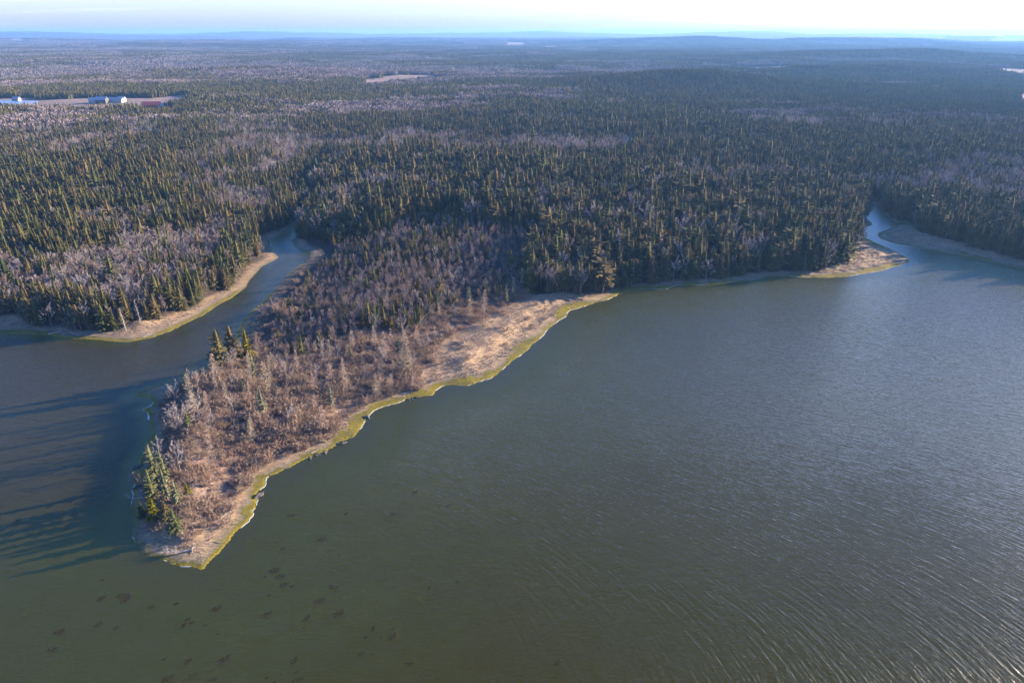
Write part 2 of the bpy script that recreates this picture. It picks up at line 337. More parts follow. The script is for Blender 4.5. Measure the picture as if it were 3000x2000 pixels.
def ground_mat():
    m, n, l = mat('ground')
    geo = n.new('ShaderNodeNewGeometry'); P = geo.outputs['Position']
    a1 = n.new('ShaderNodeAttribute'); a1.attribute_name = 'shore'
    d = a1.outputs['Fac']
    a2 = n.new('ShaderNodeAttribute'); a2.attribute_name = 'zone'
    sp = n.new('ShaderNodeSeparateColor'); l.new(a2.outputs['Color'], sp.inputs[0])
    straw, brush, field = sp.outputs[0], sp.outputs[1], sp.outputs[2]
    n1 = noise(n, l, P, .9, 5, .65); n2 = noise(n, l, P, .12, 4); n3 = noise(n, l, P, 3.0, 4, .7)
    n4 = noise(n, l, P, .018, 5, .6)
    # forest floor, then far woodland mottling
    c = mixc(n, l, n2, (.045, .036, .026), (.075, .055, .042))
    far = mixc(n, l, rng_(n, l, n4, .42, .58), (.045, .045, .022), (.12, .095, .085))
    ln = n.new('ShaderNodeVectorMath'); ln.operation = 'LENGTH'; l.new(P, ln.inputs[0])
    c = mixc(n, l, rng_(n, l, ln.outputs['Value'], 2500, 6000), c, far)
    # brush ground: rusty litter
    bc = mixc(n, l, rng_(n, l, n1, .35, .65), (.15, .10, .075), (.29, .205, .155))
    c = mixc(n, l, brush, c, bc)
    # dead marsh grass and wrack, combed and matted
    mp = n.new('ShaderNodeMapping'); mp.inputs['Scale'].default_value = (.35, 1.3, 1); mp.inputs['Rotation'].default_value = (0, 0, R(35))
    l.new(P, mp.inputs[0])
    n5 = noise(n, l, mp.outputs[0], 1.1, 6, .72)
    sc = mixc(n, l, rng_(n, l, n5, .36, .6), (.12, .088, .06), (.40, .285, .168))
    sc = mixc(n, l, rng_(n, l, n2, .5, .7), sc, (.40, .27, .15))
    c = mixc(n, l, straw, c, sc)
    fc = mixc(n, l, n4, (.21, .15, .115), (.30, .22, .16))
    c = mixc(n, l, field, c, fc)
    # drift line, grey silt and the weed belt at the water's edge
    a3 = n.new('ShaderNodeAttribute'); a3.attribute_name = 'weed'
    dd = mth(n, l, 'SUBTRACT', mth(n, l, 'ADD', d, mth(n, l, 'MULTIPLY_ADD', n1, 3.6, -1.8)), a3.outputs['Fac'])
    silt = mixc(n, l, n1, (.13, .105, .07), (.25, .20, .13))
    c = mixc(n, l, rng_(n, l, dd, 2.6, .6), c, silt)
    weed = mixc(n, l, rng_(n, l, n3, .35, .65), (.10, .085, .016), (.27, .215, .014))
    weed = mixc(n, l, rng_(n, l, n2, .42, .58), weed, (.115, .105, .022))
    weed = mixc(n, l, mth(n, l, 'MULTIPLY', rng_(n, l, n1, .5, .62), .8), weed, (.13, .10, .05))
    c = mixc(n, l, rng_(n, l, dd, .7, -.5), c, weed)
    c = mixc(n, l, mth(n, l, 'MULTIPLY', rng_(n, l, d, .6, .15), rng_(n, l, a3.outputs['Fac'], .5, 1.2)), c, (.27, .20, .012))
    # bed: sand, then silt, then olive mud
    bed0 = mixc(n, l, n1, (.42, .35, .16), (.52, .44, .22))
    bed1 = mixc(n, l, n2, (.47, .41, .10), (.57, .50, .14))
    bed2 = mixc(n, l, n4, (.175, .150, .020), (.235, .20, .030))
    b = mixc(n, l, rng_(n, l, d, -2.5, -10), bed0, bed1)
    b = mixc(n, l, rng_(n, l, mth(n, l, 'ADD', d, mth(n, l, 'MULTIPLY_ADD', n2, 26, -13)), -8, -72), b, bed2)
    a4 = n.new('ShaderNodeAttribute'); a4.attribute_name = 'channel_shade'
    b = mixc(n, l, a4.outputs['Fac'], b, mixc(n, l, n2, (.020, .024, .016), (.045, .045, .026)))     # dark creek mud, with the lee water's shadow tone painted into the bed
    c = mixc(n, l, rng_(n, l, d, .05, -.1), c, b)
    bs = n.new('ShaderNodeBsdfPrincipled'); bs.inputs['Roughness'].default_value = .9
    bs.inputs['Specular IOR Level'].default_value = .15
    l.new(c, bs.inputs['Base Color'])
    bp = n.new('ShaderNodeBump'); bp.inputs['Strength'].default_value = .8; bp.inputs['Distance'].default_value = .5
    l.new(mth(n, l, 'ADD', n5, mth(n, l, 'MULTIPLY', n3, .4)), bp.inputs['Height'])
    l.new(bp.outputs[0], bs.inputs['Normal'])
    o = n.new('ShaderNodeOutputMaterial'); l.new(bs.outputs[0], o.inputs[0])
    return m

def water_mat():
    m, n, l = mat('bay_water')
    geo = n.new('ShaderNodeNewGeometry')
    sp = n.new('ShaderNodeSeparateXYZ'); l.new(geo.outputs['Position'], sp.inputs[0])
    X, Y = sp.outputs[0], sp.outputs[1]
    yy = mth(n, l, 'MINIMUM', mth(n, l, 'MAXIMUM', mth(n, l, 'ADD', Y, -105.0), -60.0), 100.0)
    # crests swing round as they shoal past the point
    phi = mth(n, l, 'ADD', mth(n, l, 'MULTIPLY_ADD', Y, 0.53, X), mth(n, l, 'MULTIPLY_ADD', mth(n, l, 'MAXIMUM', mth(n, l, 'ADD', Y, -205.0), 0.0), 2.02, mth(n, l, 'MULTIPLY', mth(n, l, 'MULTIPLY', yy, yy), 0.0101)))
    psi = mth(n, l, 'MULTIPLY_ADD', Y, -0.75, mth(n, l, 'MULTIPLY', X, 0.6))
    def coords(fa, fb):
        c = n.new('ShaderNodeCombineXYZ')
        l.new(mth(n, l, 'MULTIPLY', phi, fa), c.inputs[0]); l.new(mth(n, l, 'MULTIPLY', psi, fb), c.inputs[1])
        return c.outputs[0]
    w1 = noise(n, l, coords(1.05, .14), 1.0, 2.5, .5)
    w2 = noise(n, l, coords(2.8, .62), 1.0, 2, .5)
    w3 = noise(n, l, geo.outputs['Position'], 4.0, 2, .5)
    gust = noise(n, l, geo.outputs['Position'], .012, 4, .6)
    h = mth(n, l, 'ADD', mth(n, l, 'MULTIPLY', w1, 1.0), mth(n, l, 'MULTIPLY', w2, .42))
    h = mth(n, l, 'ADD', h, mth(n, l, 'MULTIPLY', w3, .13))
    sh = n.new('ShaderNodeAttribute'); sh.attribute_name = 'calm'
    amp = mth(n, l, 'MULTIPLY', rng_(n, l, gust, .32, .68, .75, 1.15), sh.outputs['Fac'])
    bp = n.new('ShaderNodeBump'); bp.inputs['Distance'].default_value = .34
    l.new(h, bp.inputs['Height']); l.new(amp, bp.inputs['Strength'])
    fr = n.new('ShaderNodeFresnel'); fr.inputs['IOR'].default_value = 1.333; l.new(bp.outputs[0], fr.inputs['Normal'])
    gl = n.new('ShaderNodeBsdfGlossy'); gl.inputs['Roughness'].default_value = .28; l.new(bp.outputs[0], gl.inputs['Normal'])
    tr = n.new('ShaderNodeBsdfTransparent'); tr.inputs['Color'].default_value = (.95, .93, .66, 1)
    df = n.new('ShaderNodeBsdfDiffuse'); df.inputs['Color'].default_value = (.125, .105, .012, 1)
    mx = n.new('ShaderNodeMixShader'); mx.inputs[0].default_value = .22
    l.new(tr.outputs[0], mx.inputs[1]); l.new(df.outputs[0], mx.inputs[2])
    m2 = n.new('ShaderNodeMixShader'); l.new(fr.outputs[0], m2.inputs[0])
    l.new(mx.outputs[0], m2.inputs[1]); l.new(gl.outputs[0], m2.inputs[2])
    o = n.new('ShaderNodeOutputMaterial'); l.new(m2.outputs[0], o.inputs[0])
    return m

# ---------------------------------------------------------------- the ground, one sheet to the horizon
def build_ground():
    az_f = np.linspace(R(-44), R(44), 600)
    az_c = np.linspace(R(44), R(316), 72)[1:-1]
    az = np.concatenate([az_f, az_c])
    r = [8.0]
    while r[-1] < 17500:
        q = r[-1]
        r.append(q * (1.03 if q < 80 else 1.0050 if q < 420 else 1.008 if q < 900 else 1.02))
    r = np.array(r)
    A, RR = np.meshgrid(az, r)
    x, y = (np.sin(A) * RR).ravel(), (np.cos(A) * RR).ravel()
    d = shore_dist(x, y)
    z = height(x, y, d)
    lake = inside(LAKE, x, y) | inside(POND, x, y)
    na, nr = len(az), len(r)
    i, j = np.meshgrid(np.arange(nr - 1), np.arange(na), indexing='ij')
    j2 = (j + 1) % na
    f = np.stack([i * na + j, i * na + j2, (i + 1) * na + j2, (i + 1) * na + j], -1).reshape(-1, 4)[:, ::-1]
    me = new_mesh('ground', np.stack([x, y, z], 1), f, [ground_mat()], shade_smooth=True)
    # cover: dead grass, brush, fields
    straw = np.zeros(x.shape); brush = np.zeros(x.shape); field = np.zeros(x.shape)
    near = np.hypot(x, y) < 1000
    xs, ys, ds = x[near], y[near], d[near]
    wob = 3.0 * (fbm(xs / 7., ys / 7., 90, 3) - .5)
    s = np.zeros(xs.shape)
    for poly in MARSH + [STRIP_A, STRIP_C]:
        e = edge_dist(poly, xs, ys); e = np.where(inside(poly, xs, ys), e, -e) + wob
        s = np.maximum(s, smooth(-1.0, 1.2, e))
    pen = inside(PEN, xs, ys)
    e = edge_dist(P3, xs, ys); e = np.where(inside(P3, xs, ys), e, -e) + wob * 2
    br = smooth(-4, 2, e) * pen
    s = np.maximum(s, .85 * smooth(9, 4, ds + wob * 1.5) * (ds > 0) * (1 - .5 * pen * (xs < -80)) * (ys < 420))
    s = np.maximum(s, br * .55 * smooth(.55, .72, fbm(xs / 14., ys / 14., 44, 4)))
    straw[near] = s; brush[near] = br
    for poly in FIELDS:
        field[inside(poly, x, y)] = 1
    a = me.attributes.new('shore', 'FLOAT', 'POINT'); a.data.foreach_set('value', d.astype(np.float32))
    east = smooth(-16, 4, x - (-95 + (y - 118) * .12)) * (y < 430)          # weather side of the point
    wd = (.25 + 1.0 * smooth(.35, .6, fbm(x / 16., y / 16., 95, 2))) * (1 - east) * (y < 300) + east * 5.4 * smooth(.38, .74, .7 * fbm(x / 20., y / 20., 96, 3) + .3 * fbm(x / 4., y / 4., 97, 2))
    wd = wd + 1.3 * (1 - east) * smooth(-100, -120, x) * smooth(235, 245, y) * (y < 300)
    wd = wd + 1.6 * np.exp(-((x + 62) ** 2 + (y - 132) ** 2) / 22. ** 2) * east
    wd = wd + 2.0 * np.exp(-((x - 5) ** 2 + (y - 228) ** 2) / 30. ** 2)
    a = me.attributes.new('weed', 'FLOAT', 'POINT'); a.data.foreach_set('value', wd.astype(np.float32))
    ch = smooth(1, 6, -d) * np.maximum(smooth(-88, -112, x + (y - 150) * .10) * smooth(118, 150, y), smooth(330, 380, y))  # darkens the bed in the creek and the shadowed water west of the point
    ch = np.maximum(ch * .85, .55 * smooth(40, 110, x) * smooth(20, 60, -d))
    a = me.attributes.new('channel_shade', 'FLOAT', 'POINT'); a.data.foreach_set('value', ch.astype(np.float32))
    a = me.attributes.new('zone', 'FLOAT_COLOR', 'POINT')
    a.data.foreach_set('color', np.stack([straw, brush, field, np.ones(x.shape)], 1).astype(np.float32).ravel())
    global TOP; TOP = float(z.max()); print('highest ground', TOP)
    return link(tag(bpy.data.objects.new('ground', me), 'wooded land and tidal flats running from the bay to the horizon', 'ground', kind='structure'))

build_ground()

def build_water():
    gx = np.concatenate([[-1500, -900, -500], np.arange(-300, 400, 4.0), [500, 900, 1500]])
    gy = np.concatenate([[-900, -300, 0], np.arange(40, 760, 4.0)])
    XX, YY = np.meshgrid(gx, gy); x, y = XX.ravel(), YY.ravel()
    nx, ny = len(gx), len(gy)
    i, j = np.meshgrid(np.arange(ny - 1), np.arange(nx - 1), indexing='ij')
    f = np.stack([i * nx + j, i * nx + j + 1, (i + 1) * nx + j + 1, (i + 1) * nx + j], -1).reshape(-1, 4)
    me = new_mesh('water', np.stack([x, y, np.zeros(x.shape)], 1), f, [water_mat()])
    d = shore_dist(x, y)
    # chop dies away in the creeks and in the lee of the point
    lee = smooth(-60, -100, x + (y - 120) * -0.25)
    calm = .25 + .75 * smooth(2, 22, -d)
    calm = calm * (1 - .35 * lee) * (1 - .8 * smooth(330, 420, y))
    a = me.attributes.new('calm', 'FLOAT', 'POINT'); a.data.foreach_set('value', calm.astype(np.float32))
    return link(tag(bpy.data.objects.new('water', me), 'rippled bay water, olive in the shallows and blue farther out', 'water', kind='structure'))

build_water()
for nm, poly, zz, lb in (('lake', LAKE, None, 'pale lake lying between the far hills'), ('pond', POND, None, 'narrow dark pond by the far fields')):
    p = np.array(poly, float)
    zc = float(height(p[:, 0], p[:, 1], np.full(len(p), 2000.)).max()) + .5
    me = new_mesh(nm, np.c_[p, np.full(len(p), zc)], [list(range(len(p)))], [bpy.data.materials['bay_water']])
    a = me.attributes.new('calm', 'FLOAT', 'POINT'); a.data.foreach_set('value', np.ones(len(p), np.float32))
    link(tag(bpy.data.objects.new(nm, me), lb, 'water', kind='structure'))

# ---------------------------------------------------------------- plant shapes
class Geo:
    def __init__(s): s.v = []; s.f = []; s.t = []
    def tri(s, a, b, c):
        n = len(s.v); s.v += [a, b, c]; s.f.append((n, n + 1, n + 2))
    def fan(s, pts, faces):
        n = len(s.v); s.v += pts; s.f += [tuple(n + q for q in f) for f in faces]
    def tube(s, pts, rad, k=5):
        n = len(s.v); pts = [np.asarray(p, float) for p in pts]
        for i, p in enumerate(pts):
            t = pts[min(i + 1, len(pts) - 1)] - pts[max(i - 1, 0)]
            t = t / (np.linalg.norm(t) + 1e-9)
            u = np.cross(t, (0.31, 0.95, 0.05) if abs(t[2]) > .5 else (0, 0, 1)); u /= np.linalg.norm(u) + 1e-9
            w = np.cross(t, u)
            for j in range(k):
                a = 2 * math.pi * j / k
                s.v.append(tuple(p + rad[i] * (math.cos(a) * u + math.sin(a) * w)))
        for i in range(len(pts) - 1):
            for j in range(k):
                a, b = n + i * k + j, n + i * k + (j + 1) % k
                c, e = a + k, b + k
                s.f += [(a, b, e), (a, e, c)]
    def mesh(s, name, m): return new_mesh(name, s.v, s.f, [m])

def unit(v):
    v = np.asarray(v, float); return v / (np.linalg.norm(v) + 1e-9)

def blade(g, p, q, w, rnd):
    """a slim twig, widest at its root"""
    p, q = np.asarray(p), np.asarray(q)
    s = unit(np.cross(q - p, rnd.normal(size=3))) * w * .5
    g.tri(tuple(p - s), tuple(p + s), tuple(q))

def spruce(seed, H=13., Rr=2.2, levels=24, per=8, base=.08, shape=.8, fingers=True, ragged=.25):
    rnd = np.random.RandomState(seed)
    tr, cr = Geo(), Geo()
    lean = rnd.uniform(-.02, .02, 2)
    ax = lambda z: np.array([lean[0] * z, lean[1] * z, z])
    tr.tube([ax(-.4), ax(H * .3), ax(H * .65), ax(H * .97)], [.19, .14, .08, .02], 6)
    lop = rnd.uniform(0, 6.28)
    for i in range(levels):
        t = i / (levels - 1)
        z = H * (base + (.985 - base) * t)
        L = Rr * ((1 - t) ** shape) * (1 + .12 * math.sin(t * 17 + seed)) + .16
        if t < .1: L *= .75
        nb = max(4, int(per * (1 - .45 * t)))
        ph = rnd.uniform(0, 6.28)
        for j in range(nb):
            if rnd.rand() < .06: continue
            a = ph + 6.283 * (j + rnd.uniform(-.3, .3)) / nb
            ln = L * rnd.uniform(1 - ragged * 1.4, 1 + ragged * .7) * (1 + .13 * math.cos(a - lop))
            o = np.array([math.cos(a), math.sin(a), 0]); sd = np.array([-o[1], o[0], 0])
            dz = ln * (-.30 + .75 * t + rnd.uniform(-.1, .1))
            zz = z + rnd.uniform(-.5, .5) * H / levels
            c = ax(zz)
            w = ln * rnd.uniform(.26, .42)
            root = c + o * .02
            ridge = c + o * ln * .5 + np.array([0, 0, dz * .35 + .05 * ln])
            tip = c + o * ln + np.array([0, 0, dz])
            lf = c + o * ln * .55 + sd * w + np.array([0, 0, dz * .7 - .10 * ln])
            rt = c + o * ln * .55 - sd * w + np.array([0, 0, dz * .7 - .10 * ln])
            if fingers:
                lt = c + o * ln * .85 + sd * w * .62 + np.array([0, 0, dz * .95 - .08 * ln])
                r2 = c + o * ln * .85 - sd * w * .62 + np.array([0, 0, dz * .95 - .08 * ln])
                nl = c + o * ln * .66 + sd * w * .3 + np.array([0, 0, dz * .62])
                nr = c + o * ln * .66 - sd * w * .3 + np.array([0, 0, dz * .62])
                cr.fan([tuple(q) for q in (root, lf, ridge, rt, tip, lt, r2, nl, nr)],
                       [(0, 1, 2), (0, 2, 3), (2, 1, 7), (2, 8, 3), (2, 7, 5), (2, 6, 8), (2, 5, 4), (2, 4, 6)])
            else:
                cr.fan([tuple(q) for q in (root, lf, ridge, rt, tip)], [(0, 1, 2), (0, 2, 3), (1, 4, 2), (2, 4, 3)])
    # dense inner needles along the stem
    k = 7; n0 = len(cr.v)
    hs = [base + .02, .35, .62, .85, .985]
    for h in hs:
        for j in range(k):
            a = 6.283 * j / k
            q = Rr * .42 * (1 - h) ** shape * rnd.uniform(.7, 1.2) + .03
            cr.v.append(tuple(ax(H * h + rnd.uniform(-.2, .2)) + np.array([q * math.cos(a), q * math.sin(a), 0])))
    for i in range(len(hs) - 1):
        for j in range(k):
            a, b = n0 + i * k + j, n0 + i * k + (j + 1) % k
            cr.f += [(a, b, b + k), (a, b + k, a + k)]
    return tr, cr

def bare(seed, H=11., spread=.5, limbs=8, subs=6, twigs=12, w=.10, low=.22, up=.55, trunk_r=.17):
    rnd = np.random.RandomState(seed)
    tr, cr = Geo(), Geo()
    bend = rnd.uniform(-.06, .06, 2)
    ax = lambda t: np.array([bend[0] * H * t * t, bend[1] * H * t * t, H * t * .86])
    tr.tube([ax(-.03), ax(.25), ax(.5), ax(.75), ax(1.)], [trunk_r, trunk_r * .75, trunk_r * .5, trunk_r * .28, .02], 5)
    for i in range(limbs):
        t0 = low + (.85 - low) * (i + rnd.uniform(0, .8)) / limbs
        a = i * 2.4 + rnd.uniform(-.5, .5)
        o = np.array([math.cos(a), math.sin(a), 0])
        p0 = ax(t0)
        L = H * spread * (1.05 - .65 * t0) * rnd.uniform(.75, 1.15)
        vz = up + .55 * t0 + rnd.uniform(-.12, .15)
        d0 = unit(o * (1 - .3 * t0) + np.array([0, 0, vz])); d1 = unit(o * .55 + np.array([0, 0, vz + .5]))
        p1 = p0 + d0 * L * .5; p2 = p1 + d1 * L * .5
        rr = trunk_r * .42 * (1 - .6 * t0)
        tr.tube([p0, p1, p2], [rr, rr * .6, .012], 3)
        for s in range(subs):
            u = .2 + .8 * (s + rnd.rand()) / subs
            q = p0 + (p1 - p0) * min(1, u * 2) if u < .5 else p1 + (p2 - p1) * (u * 2 - 1)
            dd = unit(d0 * .8 + d1 * .5 + rnd.normal(size=3) * .48)
            l2 = L * .38 * (1.15 - .6 * u) * rnd.uniform(.7, 1.2)
            e = q + dd * l2
            blade(cr, q, e, w * .95, rnd)
            for k in range(twigs):
                v = rnd.uniform(.15, 1)
                b = q + (e - q) * v
                td = unit(dd * .8 + rnd.normal(size=3) * .55 + np.array([0, 0, .22]))
                blade(cr, b, b + td * rnd.uniform(.35, .85) * (.5 + .05 * H), w * .8, rnd)
    return tr, cr

def larch(seed, H=11., Rr=2.3, levels=18, per=6, twigs=10, w=.10, gap=.10):
    rnd = np.random.RandomState(seed)
    tr, cr = Geo(), Geo()
    lean = rnd.uniform(-.05, .05, 2)
    ax = lambda z: np.array([lean[0] * z, lean[1] * z, z])
    tr.tube([ax(-.3), ax(H * .4), ax(H * .75), ax(H)], [.16, .11, .06, .015], 5)
    for i in range(levels):
        t = i / (levels - 1); z = H * (.16 + .82 * t)
        L = Rr * (1 - t) ** .7 + .2
        for j in range(per):
            if rnd.rand() < gap: continue
            a = i * 1.1 + 6.283 * (j + rnd.uniform(-.35, .35)) / per
            o = np.array([math.cos(a), math.sin(a), 0])
            ln = L * rnd.uniform(.55, 1.2)
            p = ax(z + rnd.uniform(-.3, .3)); e = p + o * ln + np.array([0, 0, ln * rnd.uniform(-.05, .4)])
            blade(cr, p, e, w * 1.1, rnd)
            for k in range(twigs):
                b = p + (e - p) * rnd.uniform(.2, 1)
                td = unit(o * .7 + rnd.normal(size=3) * .6 + np.array([0, 0, .3]))
                blade(cr, b, b + td * rnd.uniform(.3, .75), w, rnd)
    return tr, cr

def shrub(seed, H=2.2, n=28, twigs=8, w=.075, wide=.9):
    rnd = np.random.RandomState(seed)
    st, cr = Geo(), Geo()
    for i in range(n):
        a = rnd.uniform(0, 6.283); k = rnd.uniform(.1, 1) * wide
        p = np.array([math.cos(a), math.sin(a), 0]) * rnd.uniform(0, .5)
        d = unit([math.cos(a) * k, math.sin(a) * k, 1.0])
        L = H * rnd.uniform(.6, 1.1)
        e = p + d * L
        blade(st, p - d * .15, e, w * .9, rnd)
        for q in range(twigs):
            b = p + (e - p) * rnd.uniform(.3, 1)
            td = unit(d * .8 + rnd.normal(size=3) * .5)
            blade(cr, b, b + td * H * rnd.uniform(.16, .38), w, rnd)
    return st, cr

def tuft(seed, n=16, H=.6, w=.09, flat=1.0):
    rnd = np.random.RandomState(seed); g = Geo()
    for i in range(n):
        a = rnd.uniform(0, 6.283); p = np.array([math.cos(a), math.sin(a), 0]) * rnd.uniform(0, .45)
        d = unit([math.cos(a) * flat, math.sin(a) * flat, rnd.uniform(.25, 1)])
        blade(g, p - d * .05, p + d * H * rnd.uniform(.6, 1.2), w, rnd)
    return g

def lump(seed, rx=1., ry=.8, rz=.3, k=9, rings=4, rough=.25):
    """a low irregular heap: rock or a cushion of weed"""
    rnd = np.random.RandomState(seed); g = Geo()
    g.v.append((0, 0, rz))
    for i in range(1, rings + 1):
        t = i / rings
        for j in range(k):
            a = 6.283 * (j + rnd.uniform(-.2, .2)) / k
            q = 1 + rnd.uniform(-rough, rough)
            g.v.append((rx * q * math.sin(t * 1.7) * math.cos(a), ry * q * math.sin(t * 1.7) * math.sin(a), rz * math.cos(t * 1.7) * q))
    for j in range(k): g.f.append((0, 1 + j, 1 + (j + 1) % k))
    for i in range(rings - 1):
        for j in range(k):
            a, b = 1 + i * k + j, 1 + i * k + (j + 1) % k
            g.f += [(a, a + k, b + k), (a, b + k, b)]
    return g

# kinds of tree: list of (trunk mesh, crown mesh, crown part name)
KIND = {}
def add_kind(name, geos, mt, mc, crown='crown'):
    KIND[name] = [(t.mesh(name + '_trunk', mt), c.mesh(name + '_' + crown, mc), crown) for t, c in geos]

add_kind('spruce', [spruce(1, 13, 3.0, 24, 9, shape=.62), spruce(2, 13, 3.5, 22, 10, .05, .55), spruce(3, 13, 2.4, 26, 8, .12, .62), spruce(4, 13, 3.3, 20, 9, .1, .45, True, .4), spruce(5, 13, 2.7, 24, 9, .16, .7), spruce(6, 13, 3.1, 18, 9, .2, .42, True, .45), spruce(7, 15.5, 3.4, 15, 8, .3, .35, True, .55), spruce(8, 12, 2.2, 20, 7, .2, .5, True, .6), spruce(9, 14.5, 2.1, 26, 8, .1, .75, True, .4)], M_BARK, M_SPRUCE)
add_kind('cedar', [spruce(11, 13, 3.2, 22, 10, .02, .45, True, .35)], M_BARK, M_CEDAR)
add_kind('lichen', [spruce(21, 13, 2.1, 24, 8, .12, .65, True, .5), spruce(22, 13, 1.9, 22, 7, .2, .6, True, .5)], M_BIRCH, M_LICHEN)
add_kind('bare', [bare(31), bare(32, spread=.58, up=.45), bare(33, limbs=10, spread=.46, low=.14), bare(34, spread=.62, limbs=9, up=.4, low=.18)], M_BARK, M_TWIG)
add_kind('sapling', [bare(41, 11, .32, 9, 6, 9, .13, .30, 1.0, .09), bare(42, 11, .38, 8, 6, 10, .13, .36, .85, .09), bare(43, 11, .28, 9, 6, 9, .13, .22, 1.1, .08), bare(44, 11, .35, 9, 6, 9, .13, .4, .9, .09)], M_BARK, M_MAUVE)
add_kind('larch', [larch(51), larch(52, Rr=2.7, per=7), larch(53, Rr=1.9, levels=15), larch(54, Rr=2.4, levels=14, gap=.25)], M_BARK, M_TAN)
add_kind('snag', [larch(61, 11, 1.9, 12, 5, 3, .09, .25), bare(62, 11, .5, 7, 4, 4, .09, .1, .5, .2)], M_DRIFT, M_DRIFT)
add_kind('shrub', [shrub(71), shrub(72, n=34, wide=1.2), shrub(73, H=2.6, wide=.7), shrub(74, H=1.8, n=30, wide=1.5)], M_BRUSH, M_BRUSH, 'twigs')

protos = {}
def join_mesh(name, a, b):
    na = len(a.vertices)
    va = np.empty(na * 3, np.float32); a.vertices.foreach_get('co', va)
    vb = np.empty(len(b.vertices) * 3, np.float32); b.vertices.foreach_get('co', vb)
    fa = np.empty(len(a.loops), np.int32); a.loops.foreach_get('vertex_index', fa)
    fb = np.empty(len(b.loops), np.int32); b.loops.foreach_get('vertex_index', fb)
    f = np.concatenate([fa, fb + na]).reshape(-1, 3)
    return new_mesh(name, np.concatenate([va, vb]).reshape(-1, 3), f, [a.materials[0], b.materials[0]], [0] * (len(fa) // 3) + [1] * (len(fb) // 3))

def instancer(name, meshes, pts, idx, scl, rot, label, cat):
    """one object of kind stuff: copies of the given meshes at the given points"""
    coll = bpy.data.collections.new(name + '_kinds')
    for k, me in enumerate(meshes):
        coll.objects.link(bpy.data.objects.new('%s_kind_%02d' % (name, k), me))
    me = bpy.data.meshes.new(name)
    me.vertices.add(len(pts)); me.vertices.foreach_set('co', np.asarray(pts, np.float32).ravel())
    a = me.attributes.new('idx', 'INT', 'POINT'); a.data.foreach_set('value', np.asarray(idx, np.int32))
    a = me.attributes.new('scl', 'FLOAT_VECTOR', 'POINT'); a.data.foreach_set('vector', np.asarray(scl, np.float32).ravel())
    a = me.attributes.new('rot', 'FLOAT_VECTOR', 'POINT'); a.data.foreach_set('vector', np.asarray(rot, np.float32).ravel())
    ng = bpy.data.node_groups.new(name, 'GeometryNodeTree')
    ng.interface.new_socket('Geometry', in_out='INPUT', socket_type='NodeSocketGeometry')
    ng.interface.new_socket('Geometry', in_out='OUTPUT', socket_type='NodeSocketGeometry')
    N, L = ng.nodes, ng.links
    gi, go = N.new('NodeGroupInput'), N.new('NodeGroupOutput')
    ci = N.new('GeometryNodeCollectionInfo'); ci.inputs['Collection'].default_value = coll
    ci.inputs['Separate Children'].default_value = True; ci.inputs['Reset Children'].default_value = True
    ip = N.new('GeometryNodeInstanceOnPoints'); ip.inputs['Pick Instance'].default_value = True
    def named(nm, ty):
        q = N.new('GeometryNodeInputNamedAttribute'); q.data_type = ty; q.inputs['Name'].default_value = nm
        return q.outputs['Attribute']
    L.new(gi.outputs[0], ip.inputs['Points']); L.new(ci.outputs[0], ip.inputs['Instance'])
    L.new(named('idx', 'INT'), ip.inputs['Instance Index'])
    L.new(named('scl', 'FLOAT_VECTOR'), ip.inputs['Scale'])
    er = N.new('FunctionNodeEulerToRotation'); L.new(named('rot', 'FLOAT_VECTOR'), er.inputs[0])
    L.new(er.outputs[0], ip.inputs['Rotation'])
    L.new(ip.outputs[0], go.inputs[0])
    o = bpy.data.objects.new(name, me)
    md = o.modifiers.new('scatter', 'NODES'); md.node_group = ng
    return link(tag(o, label, cat, kind='stuff'))

def ground_z(x, y):
    x, y = np.atleast_1d(np.asarray(x, float)), np.atleast_1d(np.asarray(y, float))
    return height(x, y, shore_dist(x, y))

NAMES = {'spruce': ('spruce_tree', 'tree'), 'cedar': ('cedar_tree', 'tree'), 'lichen': ('spruce_tree', 'tree'), 'bare': ('bare_tree', 'tree'),
         'sapling': ('birch_tree', 'tree'), 'larch': ('larch_tree', 'tree'), 'snag': ('dead_tree', 'tree'), 'shrub': ('shrub', 'shrub')}
def plant(kind, var, x, y, z, H, rot, label, group=None, wide=1.0, tilt=(0, 0), href=None):
    href = href or {'spruce': 13., 'cedar': 13., 'lichen': 13., 'shrub': 2.2}.get(kind, 11.)
    tm, cm, cn = KIND[kind][var % len(KIND[kind])]
    nm, cat = NAMES[kind]
    e = bpy.data.objects.new(nm, None)
    e.empty_display_size = .5
    e.location = (x, y, z); e.rotation_euler = (tilt[0], tilt[1], rot)
    s = H / href
    e.scale = (s * wide, s * wide, s)
    link(tag(e, label, cat, group))
    link(bpy.data.objects.new('stems' if kind == 'shrub' else 'trunk', tm), e)
    link(bpy.data.objects.new(cn, cm), e)
    return e

# ---------------------------------------------------------------- woods: where each tree stands
rs = np.random.RandomState(7)
def scatter(step, r0, r1, azmax, y0=60):
    n = int(2 * r1 / step)
    gx, gy = np.meshgrid(np.arange(-r1, r1, step), np.arange(y0, r1, step))
    x = gx.ravel() + rs.uniform(-.5, .5, gx.size) * step * .95
    y = gy.ravel() + rs.uniform(-.5, .5, gx.size) * step * .95
    r = np.hypot(x, y); az = np.degrees(np.arctan2(x, y))
    m = (r >= r0) & (r < r1) & (az > -42) & (az < azmax)
    return x[m], y[m]

